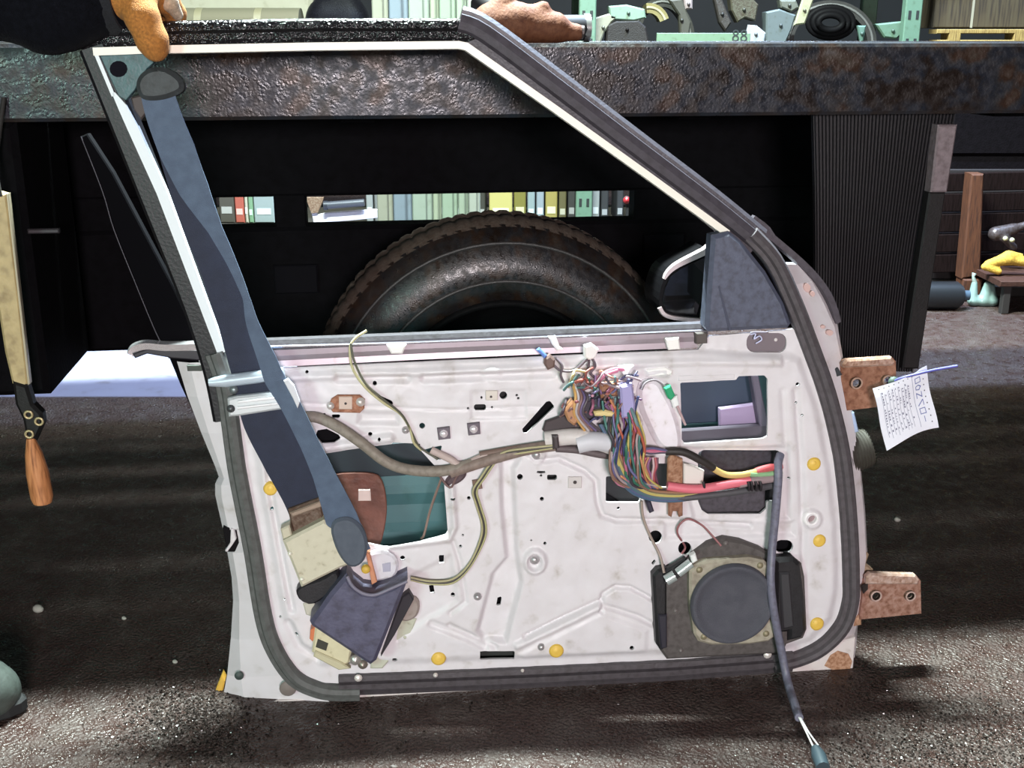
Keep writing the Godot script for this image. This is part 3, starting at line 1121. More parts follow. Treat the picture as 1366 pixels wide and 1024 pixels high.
	plate("hole_shade_plate", DF, [[860, 700], [925, 700], [925, 755], [860, 755]], -0.02, 0.008, mat(C(14, 13, 16), 0.7), o, 0.001)
	plate("hole_shade_plate", DF, [[1026, 712], [1062, 712], [1062, 740], [1026, 740]], -0.02, 0.008, mat(C(14, 13, 16), 0.7), o, 0.001)
	plate("hole_shade_plate", DF, [[560, 505], [760, 505], [760, 650], [610, 650]], -0.022, 0.006, mat(C(24, 22, 26), 0.7), o, 0.001)
	plate("hole_shade_plate", DF, [[630, 860], [695, 858], [695, 884], [630, 886]], -0.02, 0.006, mat(C(40, 42, 40), 0.7), o, 0.001)

	plate("hole_shade_plate", DF, [[1050, 500], [1078, 500], [1098, 690], [1050, 700]], -0.024, 0.006, mat(C(18, 17, 20), 0.7), o, 0.001)  # more dark plates painted as the shade inside the door
	plate("hole_shade_plate", DF, [[566, 728], [606, 716], [604, 654], [640, 654], [690, 700], [690, 850], [520, 890], [520, 740]], -0.024, 0.006, mat(C(18, 17, 20), 0.7), o, 0.001)
	plate("hole_shade_plate", DF, [[396, 484], [560, 486], [560, 588], [486, 588], [482, 556], [396, 560]], -0.024, 0.006, mat(C(18, 17, 20), 0.7), o, 0.001)
	plate("hole_shade_plate", DF, [[700, 652], [800, 652], [860, 690], [860, 870], [820, 870], [700, 740]], -0.026, 0.006, mat(C(18, 17, 20), 0.7), o, 0.001)

	# ---- shut faces: the painted edges outside the rubber seal
	var wall_l := [[236, 482], [250, 528], [268, 576], [287, 622], [292, 636], [287, 645], [287, 660], [297, 704], [309, 704], [312, 720], [303, 735], [309, 770], [311, 800], [308, 850], [303, 900], [296, 938], [297, 946]]
	var in_l := [[318, 482], [318, 528], [322, 576], [326, 622], [328, 636], [329, 645], [331, 660], [337, 704], [337, 705], [340, 720], [342, 735], [348, 770], [353, 800], [364, 850], [392, 900], [440, 936], [452, 938]]
	face_strip("rear_shut_face", wall_l, -0.05, in_l, -0.004, 0.02, paint, o, "pale rear edge of the door")
	plate("latch_recess", DF, [[297, 704], [340, 700], [346, 736], [303, 736]], -0.03, 0.03, mat(C(20, 18, 20), 0.7), o, 0.001)
	plate("latch_lip", DF, [[308, 705], [312, 706], [315, 719], [309, 728], [303, 736], [300, 735], [307, 724]], -0.022, 0.015, paint, o, 0.001)
	knob("drain_hole_plug", DF, 319, 901, -0.026, [Vector2(0.0, 0.004), Vector2(0.006, 0.003), Vector2(0.0075, 0.0)], mat(C(58, 70, 66), 0.6), o, 14)
	knob("drain_hole_plug", DF, 384, 918, 0.0, [Vector2(0.0, 0.004), Vector2(0.011, 0.003), Vector2(0.0135, 0.0)], mat(C(120, 110, 104), 0.6), o, 16)
	plate("latch_slot", DF, [[249, 487], [271, 487], [272, 495], [250, 495]], -0.024, 0.006, mat(C(60, 66, 60), 0.6), o, 0.001)
	var in_r := [[1040, 352], [1058, 380], [1074, 410], [1088, 445], [1100, 480], [1112, 520], [1122, 570], [1130, 620], [1134, 680], [1138, 760], [1138, 800], [1134, 830], [1110, 862], [1075, 880], [1040, 885]]
	var wall_r := [[1068, 352], [1087, 372], [1103, 402], [1117, 432], [1122, 462], [1129, 500], [1141, 570], [1148, 620], [1154, 680], [1157, 736], [1150, 774], [1146, 810], [1143, 850], [1140, 880], [1137, 896]]
	face_strip("front_shut_face", wall_r, -0.045, in_r, -0.004, 0.02, paint, o, "pale hinge edge of the door")
	plate("bottom_flange", DF, [[318, 945], [322, 941], [450, 927], [480, 922], [700, 905], [1050, 880], [1076, 874], [1110, 858], [1142, 850], [1138, 896], [1000, 904], [700, 925]], -0.012, 0.02, mat(Color(0.88, 0.84, 0.83), 0.5, 0.0, "paint", 5.0), o, 0.002)
	plate("rust_patch", DF, [[1108, 874], [1118, 868], [1132, 872], [1137, 882], [1134, 893], [1112, 894], [1100, 888]], -0.0105, 0.002, mat(C(196, 158, 132), 0.8, 0.0, "rust", 12.0), o, 0.0005, "flaking rusty corner")
	for c in [[1077, 384, 6, 8], [1084, 392, 4, 5], [1107, 444, 6, 5], [1098, 436, 4, 3]]:
		plate("stain_spot", DF, ck([[c[0] - c[2], c[1] + 1], [c[0] - 2, c[1] - c[3]], [c[0] + c[2], c[1] - 2], [c[0] + 2, c[1] + c[3]]], 2), -0.010, 0.006, mat(C(206, 172, 166), 0.7), o, 0.0005)
	plate("bracket_foot", DF, [[1106, 494], [1118, 490], [1124, 500], [1112, 504]], -0.014, 0.01, mat(C(48, 52, 56), 0.5), o, 0.001)
	plate("yellow_clip", DF, [[287, 922], [296, 900], [300, 908], [296, 928]], -0.055, 0.02, mat(C(222, 176, 74), 0.5), o, 0.002, "yellow plastic clip at the rear corner")

	# ---- window frame
	var fr := MB.new()
	var path := smooth(line3(DF, [[304, 560, 0], [290, 492, 0], [262, 404, 0], [214, 282, 0], [150, 122, 0], [126, 62, 0]]), 4)
	fr.sweep(path, [Vector2(-0.022, -0.03), Vector2(-0.022, -0.002), Vector2(-0.017, 0.004), Vector2(0.012, 0.004), Vector2(0.016, 0.0), Vector2(0.016, -0.03)], Vector3(0, 0, 1), false, [])
	put("window_frame_post", fr, black, o, "black rear post of the window frame")
	var tr := MB.new()
	tr.sweep(line3(DF, [[106, 48, 0], [217, 44, 0], [420, 40, 0], [639, 40, 0]]), [Vector2(-0.015, -0.035), Vector2(-0.0165, -0.012), Vector2(-0.0152, -0.002), Vector2(-0.0122, 0.004), Vector2(-0.007, 0.0066), Vector2(-0.002, 0.007), Vector2(0.002, 0.003), Vector2(0.010, 0.003), Vector2(0.0175, 0.0), Vector2(0.0175, -0.035)], Vector3(0, 0, 1))
	var top := put("window_frame_rail", tr, mat(C(60, 59, 66), 0.16, 0.0, "wetblack", 6.0), o, "black top rail of the window frame, wet")
	var dg := MB.new()
	dg.sweep(smooth(line3(DF, [[612, 33, 0], [646, 48, 0], [740, 118, 0], [840, 194, 0], [946, 274, 0], [1010, 326, 0]]), 4), [Vector2(-0.026, -0.03), Vector2(-0.027, -0.006), Vector2(-0.021, 0.001), Vector2(-0.016, 0.001), Vector2(-0.014, 0.009), Vector2(-0.004, 0.012), Vector2(0.006, 0.009), Vector2(0.010, 0.002), Vector2(0.022, 0.0), Vector2(0.022, -0.03)], Vector3(0, 0, 1))
	put("window_frame_slope", dg, mat(C(74, 69, 77), 0.45, 0.0, "rubber", 5.0), o, "sloping dark grey front bar of the window frame")
	# outer pillar cover behind the rear post
	plate("pillar_cover", DF, [[107, 182], [116, 178], [150, 230], [230, 380], [276, 478], [292, 620], [286, 622], [262, 560], [240, 512], [226, 478], [207, 441], [180, 376], [152, 306], [137, 256]], -0.055, 0.02, mat(C(6, 5, 8), 0.9), o, 0.002, "black outer pillar cover")
	wire("pillar_edge_glint", [[108, 182, -0.054], [137, 256, -0.054], [152, 306, -0.054], [180, 376, -0.054], [207, 441, -0.054], [226, 478, -0.054]], 0.0009, mat(C(64, 60, 68), 0.5), o)  # pale line painted for light caught along the cover edge
	# pale inner channel lips
	var wl := MB.new()
	wl.sweep(line3(DF, [[127, 68, 0.004], [152, 128, 0.004]]), [Vector2(-0.0025, -0.008), Vector2(-0.0025, 0.003), Vector2(0.0025, 0.003), Vector2(0.0025, -0.008)], Vector3(0, 0, 1))
	wl.sweep(line3(DF, [[152, 124, 0.004], [164, 143, 0.004], [178, 172, 0.004], [216, 256, 0.004], [296, 470, 0.004]]), [Vector2(-0.0078, -0.008), Vector2(-0.0072, 0.003), Vector2(0.0072, 0.003), Vector2(0.0078, -0.008)], Vector3(0, 0, 1), false, [0.3, 0.85, 1.0, 1.0, 0.85])
	put("pale_channel_lip", wl, mat(C(226, 232, 236), 0.4), o, "pale inner lip of the rear post")
	var wt := MB.new()
	wt.sweep(line3(DF, [[125, 69, 0.004], [217, 66, 0.004], [420, 62, 0.004], [612, 60, 0.004], [622, 62, 0.004], [740, 145, 0.004], [860, 231, 0.004], [970, 311, 0.004]]), [Vector2(-0.0058, -0.01), Vector2(-0.0052, 0.004), Vector2(0.0052, 0.004), Vector2(0.0058, -0.01)], Vector3(0, 0, 1))
	put("pale_channel_lip", wt, mat(C(246, 240, 226), 0.4), o, "cream inner lip of the top rail and the sloping bar")

	# ---- rubber seal round the opening
	var sl := MB.new()
	var sp2 := smooth(line3(DF, [[286, 470], [300, 512], [307, 556], [316, 622], [327, 680], [338, 736], [352, 822], [367, 866], [392, 902], [420, 917], [446, 922], [480, 922]]), 5)
	var seal_prof := [Vector2(-0.0135, -0.006), Vector2(-0.0135, 0.008), Vector2(-0.010, 0.014), Vector2(-0.003, 0.017), Vector2(0.003, 0.015), Vector2(0.006, 0.010), Vector2(0.012, 0.009), Vector2(0.0135, 0.006), Vector2(0.0135, -0.006)]
	sl.sweep(sp2, seal_prof, Vector3(0, 0, 1))
	put("weatherstrip", sl, mat(C(96, 98, 96), 0.62, 0.0, "rubber", 6.0), o, "grey rubber seal down the rear edge")
	var sr := MB.new()
	sr.sweep(smooth(line3(DF, [[1000, 312], [1030, 346], [1056, 400], [1080, 462], [1102, 524], [1119, 592], [1127, 650], [1132, 712], [1134, 768], [1133, 802], [1122, 834], [1094, 862], [1062, 877], [1030, 884]]), 5), seal_prof, Vector3(0, 0, 1))
	put("weatherstrip", sr, mat(C(86, 80, 84), 0.62, 0.0, "rubber", 6.0), o, "grey rubber seal down the hinge edge")
	# outer rain strip past the mirror
	var rs := MB.new()
	rs.sweep(smooth(line3(DF, [[1000, 296, -0.02], [1030, 318, -0.02], [1078, 360, -0.025], [1104, 394, -0.03], [1117, 430, -0.035]]), 4), [Vector2(-0.012, -0.01), Vector2(-0.012, 0.004), Vector2(0.008, 0.006), Vector2(0.011, -0.01)], Vector3(0, 0, 1), false, [1.0, 1.0, 1.0, 0.9, 0.5, 0.5, 0.5, 0.5, 0.5, 0.5, 0.5, 0.5, 0.5, 0.5, 0.5, 0.5, 0.4])
	put("rain_strip", rs, mat(C(82, 76, 84), 0.5, 0.0, "rubber", 6.0), o)
	# sill strip along the bottom with its screws
	var bs := MB.new()
	bs.sweep(line3(DF, [[452, 912, 0.0], [700, 902, 0.0], [900, 892, 0.0], [1056, 880, 0.0]]), [Vector2(-0.0175, -0.008), Vector2(-0.0175, 0.010), Vector2(-0.010, 0.011), Vector2(-0.008, 0.006), Vector2(-0.006, 0.006), Vector2(-0.004, 0.012), Vector2(0.004, 0.012), Vector2(0.007, 0.004), Vector2(0.010, 0.004), Vector2(0.0125, 0.008), Vector2(0.018, 0.006), Vector2(0.018, -0.008)], Vector3(0, 0, 1))
	put("sill_strip", bs, mat(C(80, 74, 78), 0.5, 0.0, "rubber", 6.0), o, "grey brown ribbed strip along the bottom")
	for c in [[478, 904, 0.0065], [581, 900, 0.004], [697, 894, 0.003], [908, 868, 0.004], [1024, 873, 0.007]]:
		knob("strip_screw", DF, c[0], c[1], 0.012, [Vector2(0.0, 0.004), Vector2(c[2] * 0.7, 0.003), Vector2(c[2], 0.0)], mat(C(236, 226, 220), 0.35, 0.3), o, 10)

	# ---- belt line: bright moulding, wiper seals and clips
	var bm := MB.new()
	bm.sweep(line3(DF, [[352, 461, -0.01], [560, 453, -0.01], [944, 438, -0.01]]), [Vector2(-0.008, -0.02), Vector2(-0.008, 0.0), Vector2(-0.002, 0.004), Vector2(0.008, 0.002), Vector2(0.008, -0.02)], Vector3(0, 0, 1))
	put("belt_seal", bm, mat(C(76, 72, 78), 0.5, 0.0, "rubber", 5.0), o, "dark rubber belt seal")
	var bc := MB.new()
	bc.sweep(line3(DF, [[354, 463, -0.002], [560, 457, -0.002], [944, 441, -0.002]]), [Vector2(-0.0022, -0.004), Vector2(-0.0012, 0.003), Vector2(0.0012, 0.003), Vector2(0.0022, -0.004)], Vector3(0, 0, 1))
	put("chrome_moulding", bc, mat(C(240, 238, 250), 0.12, 0.9), o, "bright chrome moulding")
	var bg := MB.new()
	bg.sweep(line3(DF, [[362, 478, -0.008], [560, 468, -0.008], [930, 452, -0.008]]), [Vector2(-0.013, -0.02), Vector2(-0.013, 0.0), Vector2(-0.004, 0.003), Vector2(0.004, 0.0), Vector2(0.013, 0.001), Vector2(0.013, -0.02)], Vector3(0, 0, 1))
	put("belt_channel", bg, mat(C(168, 156, 164), 0.32, 0.35, "paint", 6.0), o, "shiny grey window channel")
	for c in [[[516, 461], [542, 460], [537, 472], [522, 472]], [[732, 450], [742, 449], [747, 462], [752, 466], [744, 468], [737, 460]], [[888, 452], [906, 450], [908, 466], [892, 467]]]:
		plate("belt_clip", DF, c, 0.008, 0.012, mat(C(248, 244, 240), 0.4), o, 0.002, "white clip on the window channel")
	plate("belt_end_block", DF, [[928, 444], [944, 443], [944, 458], [929, 459]], 0.006, 0.02, mat(C(86, 78, 74), 0.6), o, 0.002)
	var mo := MB.new()
	mo.sweep(smooth(line3(DF, [[272, 461, -0.04], [222, 462, -0.045], [196, 460, -0.05], [180, 464, -0.055], [174, 472, -0.06]]), 4), [Vector2(-0.007, -0.006), Vector2(-0.006, 0.004), Vector2(0.004, 0.006), Vector2(0.007, -0.006)], Vector3(0, 0, 1))
	put("moulding_tail", mo, mat(C(236, 232, 236), 0.15, 0.8), o, "curled end of the outer chrome moulding")
	plate("moulding_backing", DF, [[215, 466], [276, 466], [280, 482], [230, 478], [196, 472], [180, 478], [176, 472], [196, 465]], -0.048, 0.012, mat(C(52, 48, 54), 0.4), o, 0.002)

	# ---- mirror and its inner cover
	plate("mirror_cover", DF, [[950, 314], [974, 309], [990, 322], [1022, 362], [1046, 404], [1056, 432], [1052, 438], [946, 443], [941, 436]], 0.022, 0.03, mat(C(90, 95, 114), 0.6, 0.0, "rubber", 6.0), o, 0.006, "blue grey triangular mirror cover")
	plate("cover_crease", DF, [[958, 382], [960, 381], [976, 440], [972, 441]], 0.0225, 0.002, mat(C(62, 66, 84), 0.6), o, 0.0003)
	var mh := MB.new()
	mh.prism(flat2(DF, ck([[947, 330], [938, 336], [905, 352], [891, 362], [884, 376], [879, 396], [880, 412], [886, 420], [898, 424], [932, 426], [942, 420], [950, 370]], 1), -0.16), -0.27, -0.16, 0.012)
	var mhn := put("mirror_housing", mh, mat(C(15, 14, 17), 0.5), o, "door mirror housing")
	var rimp := MB.new()
	rimp.sweep(smooth(line3(DF, [[948, 331, -0.157], [938, 337, -0.157], [905, 353, -0.157], [892, 363, -0.157], [886, 372, -0.157]]), 3), [Vector2(-0.004, -0.004), Vector2(-0.003, 0.003), Vector2(0.003, 0.003), Vector2(0.005, -0.004)], Vector3(0, 0, 1), false, [1.9, 1.9, 1.8, 1.6, 1.5, 1.4, 1.3, 1.2, 1.1, 1.0, 0.9, 0.7, 0.5])
	put("mirror_rim", rimp, mat(C(214, 196, 196), 0.3, 0.3), mhn, "pale upper rim of the mirror")
	rimp = MB.new()
	rimp.sweep(smooth(line3(DF, [[880, 410, -0.157], [886, 419, -0.157], [900, 424, -0.157], [934, 427, -0.157]]), 3), [Vector2(-0.004, -0.004), Vector2(-0.003, 0.003), Vector2(0.003, 0.003), Vector2(0.004, -0.004)], Vector3(0, 0, 1))
	put("mirror_rim", rimp, mat(C(214, 196, 196), 0.3, 0.3), mhn, "pale lower rim of the mirror")
	var re := MB.new()
	re.sweep(line3(DF, [[945, 362, -0.155], [935, 424, -0.155]]), [Vector2(-0.0016, -0.003), Vector2(-0.0016, 0.002), Vector2(0.0016, 0.002), Vector2(0.0016, -0.003)], Vector3(0, 0, 1))
	put("mirror_edge", re, mat(C(190, 180, 170), 0.3, 0.3), mhn)
	plate("mirror_glass", DF, [[942, 342], [908, 358], [894, 368], [887, 384], [884, 400], [888, 414], [902, 419], [930, 420], [938, 390]], -0.156, 0.004, mat(C(60, 58, 60), 0.05, 0.85), mhn, 0.001, "dark mirror glass")
	var arm := MB.new()
	arm.sweep(line3(DF, [[950, 395, -0.20], [985, 395, -0.04]]), [Vector2(-0.02, -0.03), Vector2(0.02, -0.03), Vector2(0.02, 0.03), Vector2(-0.02, 0.03)], Vector3(0, 1, 0))
	put("mirror_arm", arm, mat(C(26, 25, 28), 0.5), mhn)
	plate("access_plate", DF, rrect(995, 443, 1048, 469, 10), -0.003, 0.006, mat(C(118, 106, 112), 0.55), o, 0.001, "grey oval recess below the mirror cover")
	tube_on("scribble_wire", [[1001, 446, 0.003], [1008, 445, 0.004], [1006, 452, 0.004], [1013, 448, 0.005], [1016, 453, 0.004], [1008, 458, 0.003]], 0.0012, mat(C(206, 206, 236), 0.4), o)
	knob("recess_screw", DF, 1035, 453, -0.002, [Vector2(0, 0.002), Vector2(0.002, 0.0015), Vector2(0.003, 0)], mat(C(220, 210, 210), 0.4), o, 8)

	seat_belt(o)
	fittings(o, paint)
	speaker(o)
	harness(o)
	hinges(o)

func tube_on(called: String, pts: Array, r: float, m: Material, parent: Node, label := "") -> MeshInstance3D:
	return wire(called, pts, r, m, parent, 6, 4, label)

func face_strip(called: String, outer: Array, zo: float, inner: Array, zi: float, back: float, m: Material, parent: Node, label: String) -> void:
	var mb := MB.new()
	for i in outer.size() - 1:
		var a := DF.loc(outer[i][0], outer[i][1], zo)
		var b := DF.loc(outer[i + 1][0], outer[i + 1][1], zo)
		var c := DF.loc(inner[i + 1][0], inner[i + 1][1], zi)
		var d := DF.loc(inner[i][0], inner[i][1], zi)
		var am := a.lerp(d, 0.22) + Vector3(0, 0, 0.008)
		var bm := b.lerp(c, 0.22) + Vector3(0, 0, 0.008)
		mb.qf(a, b, bm, am, Vector3(0, 0, 1))
		mb.qf(am, bm, c, d, Vector3(0, 0, 1))
		var k := Vector3(0, 0, -back)
		var od := (a - d)
		mb.qf(a, b, b + k, a + k, Vector3(od.x, od.y, 0))
		mb.qf(a + k, b + k, c + k, d + k, Vector3(0, 0, -1))
	put(called, mb, m, parent, label)

func webbing(called: String, pts: Array, hw: Array, m: Material, parent: Node, label: String) -> void:
	# flat belt: a strip with thickness following pts, half width in metres per point
	var mb := MB.new()
	var p := smooth(line3(DF, pts), 6)
	var w := []
	for i in p.size():
		var f := float(i) / (p.size() - 1) * (hw.size() - 1)
		var k := mini(int(f), hw.size() - 2)
		w.append(lerpf(hw[k], hw[k + 1], f - k))
	mb.sweep(p, [Vector2(-1, -0.0012), Vector2(-1, 0.0012), Vector2(-0.9, 0.002), Vector2(-0.4, 0.0016), Vector2(0.4, 0.0016), Vector2(0.9, 0.002), Vector2(1, 0.0012), Vector2(1, -0.0012)], Vector3(0, 0, 1), false, w)
	put(called, mb, m, parent, label)

func seat_belt(o: Node3D) -> void:
	var navy := mat(C(32, 38, 60), 0.7, 0.0, "web", 6.0)
	var slate := mat(C(82, 98, 120), 0.65, 0.0, "web", 6.0)
	# anchor plate in the top corner of the frame
	plate("anchor_plate", DF, [[133, 74], [206, 71], [205, 84], [196, 92], [186, 108], [180, 120], [168, 134], [158, 128]], 0.009, 0.012, mat(C(66, 96, 100), 0.45, 0.1, "rubber", 5.0), o, 0.001, "teal corner plate of the frame")
	plate("anchor_hole", DF, circ(158, 92, 12, 11), 0.0095, 0.003, mat(C(18, 16, 24), 0.8), o, 0.0005)
	plate("belt_guide", DF, ck([[180, 108], [190, 94], [208, 88], [226, 92], [242, 104], [246, 118], [238, 126], [214, 134], [190, 134], [182, 124]]), 0.024, 0.024, mat(C(62, 66, 68), 0.6, 0.1, "rubber", 6.0), o, 0.006, "dark swivel belt guide")
	plate("guide_tab", DF, [[174, 130], [190, 126], [196, 150], [188, 160], [178, 146]], 0.010, 0.006, mat(C(72, 62, 60), 0.6, 0.2), o, 0.002)
	# the inner strap runs from the guide down to the reel, the outer strap twists over it and down to the stalk
	webbing("belt_webbing", [[210, 112, 0.008], [222, 180, 0.006], [246, 256, 0.008], [267, 306, 0.010], [290, 356, 0.012], [314, 420, 0.014], [325, 460, 0.016], [336, 500, 0.018], [354, 560, 0.022], [384, 618, 0.022], [402, 660, 0.020], [412, 694, 0.014]], [0.013, 0.016, 0.019, 0.022, 0.025, 0.028, 0.028, 0.028, 0.033, 0.034, 0.029, 0.024], navy, o, "navy strap running down into the reel")
	webbing("belt_webbing", [[207, 108, 0.015], [217, 150, 0.014], [236, 200, 0.014], [259, 253, 0.016], [287, 306, 0.020], [310, 352, 0.024], [328, 396, 0.026], [337, 432, 0.028], [357, 481, 0.040], [367, 506, 0.046], [388, 541, 0.048], [413, 592, 0.048], [432, 633, 0.048], [455, 690, 0.048], [472, 738, 0.044]], [0.022, 0.0235, 0.025, 0.021, 0.0105, 0.007, 0.005, 0.009, 0.0135, 0.015, 0.0145, 0.014, 0.0165, 0.024, 0.026], slate, o, "slate blue strap twisted and folded over in front")
	# two bright guide bars with their holder
	var b1 := MB.new()
	b1.tube(line3(DF, [[279, 510, 0.024], [300, 508, 0.025], [340, 503, 0.026], [379, 497, 0.026]]), [0.006, 0.0095, 0.0095, 0.009], 12)
	put("guide_bar", b1, mat(C(200, 212, 224), 0.3, 0.35), o, "bright steel guide bar")
	knob("bar_post", DF, 314, 516, 0.004, [Vector2(0.0, 0.02), Vector2(0.006, 0.02), Vector2(0.009, 0.0)], mat(C(150, 158, 160), 0.35, 0.6), o, 10)
	plate("guide_bracket", DF, [[303, 532], [316, 529], [372, 523], [376, 546], [318, 555], [305, 556]], 0.04, 0.012, mat(C(226, 230, 232), 0.3, 0.35), o, 0.003, "bright ribbed belt bracket")
	for k in [0.0, 8.0]:
		var rb := MB.new()
		rb.tube(line3(DF, [[317, 536 + k, 0.042], [370, 530 + k, 0.042]]), 0.0024, 8)
		put("bracket_rib", rb, mat(C(250, 250, 252), 0.25, 0.3), o)
	knob("bracket_rivet", DF, 308, 545, 0.041, [Vector2(0, 0.004), Vector2(0.004, 0.003), Vector2(0.006, 0)], mat(C(90, 92, 94), 0.4, 0.6), o, 12)
	plate("chrome_catch", DF, [[378, 508], [384, 505], [392, 514], [400, 536], [397, 545], [391, 532]], 0.054, 0.006, mat(C(236, 238, 244), 0.2, 0.3), o, 0.001, "bright catch on the strap")
	# reel with its cream cover and dark mechanism
	var reel := plate("belt_reel", DF, [[377, 722], [432, 694], [446, 704], [470, 752], [454, 758], [402, 784]], 0.05, 0.045, mat(C(206, 200, 178), 0.5, 0.0, "paint", 8.0), o, 0.004, "cream seat belt reel box")
	plate("reel_mouth", DF, [[384, 680], [428, 664], [432, 692], [392, 714], [388, 700]], 0.03, 0.025, mat(C(112, 96, 86), 0.6, 0.2, "rust", 8.0), reel, 0.003, "brown metal mouth of the reel")
	plate("reel_lip", DF, [[386, 684], [428, 668], [430, 676], [390, 690]], 0.036, 0.01, mat(C(160, 140, 124), 0.4, 0.3), reel, 0.002)
	plate("reel_ear", DF, [[374, 706], [386, 700], [390, 716], [378, 722]], 0.04, 0.02, mat(C(196, 188, 166), 0.5), reel, 0.002)
	plate("reel_gear", DF, ck([[398, 784], [410, 778], [430, 772], [448, 760], [454, 770], [446, 788], [432, 798], [416, 808], [400, 802], [394, 790]], 1), 0.034, 0.034, mat(C(36, 34, 38), 0.5, 0.0, "rubber", 8.0), reel, 0.003, "black gear housing")
	for c in [[387, 738], [403, 772]]:
		knob("reel_rivet", DF, c[0], c[1], 0.05, [Vector2(0, 0.003), Vector2(0.003, 0.002), Vector2(0.004, 0)], mat(C(244, 240, 220), 0.3, 0.3), reel, 10)
	plate("reel_bracket", DF, [[404, 806], [416, 800], [424, 812], [420, 824], [408, 820]], 0.012, 0.01, mat(C(196, 190, 176), 0.5), o, 0.002)
	# strap end sleeve, stalk and D bracket
	plate("strap_end_sleeve", DF, ck([[438, 698], [462, 688], [482, 700], [492, 726], [486, 752], [466, 760], [448, 736]]), 0.056, 0.014, mat(C(84, 92, 104), 0.6, 0.0, "web", 8.0), o, 0.004, "dark grey sleeve on the end of the strap")
	plate("d_bracket", DF, [[492, 738], [508, 735], [518, 737], [525, 741], [530, 747], [532, 755], [530, 764], [524, 772], [496, 777]], 0.02, 0.018, mat(C(222, 216, 224), 0.45, 0.0, "paint", 5.0), o, 0.004, "white D shaped bracket")
	plate("bracket_window", DF, [[510, 752], [521, 750], [521, 762], [511, 763]], 0.021, 0.002, mat(C(176, 172, 190), 0.5), o, 0.0005)
	plate("orange_edge", DF, [[488, 737], [493, 738], [503, 776], [496, 780]], 0.03, 0.03, mat(C(206, 140, 106), 0.55), o, 0.001, "orange edge of the bracket")
	knob("yellow_cap", DF, 488, 758, 0.03, [Vector2(0, 0.008), Vector2(0.005, 0.008), Vector2(0.007, 0.004), Vector2(0.007, 0)], mat(C(212, 172, 70), 0.5), o, 12, "yellow cap beside the bracket")
	# lower cover: violet blue hood over a cream box
	plate("reel_cover", DF, [[462, 766], [470, 780], [484, 791], [500, 793], [518, 786], [544, 774], [536, 796], [502, 882], [494, 888], [416, 836], [413, 830], [440, 792]], 0.06, 0.058, mat(C(92, 91, 114), 0.5, 0.0, "rubber", 4.0), o, 0.006, "violet blue plastic cover with a scooped top")
	var lip := MB.new()
	lip.tube(smooth(line3(DF, [[463, 768, 0.06], [470, 781, 0.061], [484, 791, 0.061], [500, 793, 0.061], [518, 786, 0.061], [543, 775, 0.06]]), 4), 0.0028, 8)
	put("cover_lip", lip, mat(C(122, 118, 134), 0.5), o)
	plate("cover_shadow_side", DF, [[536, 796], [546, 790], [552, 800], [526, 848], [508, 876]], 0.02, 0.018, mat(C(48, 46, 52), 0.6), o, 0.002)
	plate("cream_box", DF, [[420, 838], [426, 834], [470, 862], [466, 884], [452, 892], [416, 870]], 0.03, 0.028, mat(C(214, 206, 172), 0.5, 0.0, "paint", 8.0), o, 0.003, "cream box under the cover")
	plate("box_slot", DF, [[424, 852], [438, 858], [435, 868], [421, 863]], 0.031, 0.003, mat(C(58, 56, 48), 0.6), o, 0.0005)
	plate("box_ledge", DF, [[420, 868], [456, 884], [468, 892], [452, 894], [418, 876]], 0.034, 0.012, mat(C(196, 188, 156), 0.5), o, 0.002)
	plate("orange_corner", DF, [[414, 840], [420, 836], [424, 842], [417, 856], [413, 852]], 0.026, 0.02, mat(C(206, 120, 80), 0.5), o, 0.001, "orange corner of the cover")
	knob("cover_screw", DF, 474, 880, 0.04, [Vector2(0, 0.006), Vector2(0.007, 0.004), Vector2(0.009, 0)], mat(C(190, 184, 178), 0.3, 0.6), o, 12)
	knob("cover_screw", DF, 484, 886, 0.04, [Vector2(0, 0.006), Vector2(0.006, 0.004), Vector2(0.008, 0)], mat(C(150, 140, 130), 0.3, 0.6), o, 12)
	plate("cover_foot", DF, [[496, 870], [534, 820], [556, 826], [546, 850], [510, 892], [494, 892]], 0.006, 0.006, mat(C(196, 196, 178), 0.6, 0.0, "paint", 8.0), o, 0.002)
	plate("actuator", DF, ck([[528, 806], [552, 794], [562, 806], [556, 826], [534, 832]]), 0.012, 0.02, mat(C(160, 146, 140), 0.6, 0.0, "paint", 8.0), o, 0.004)

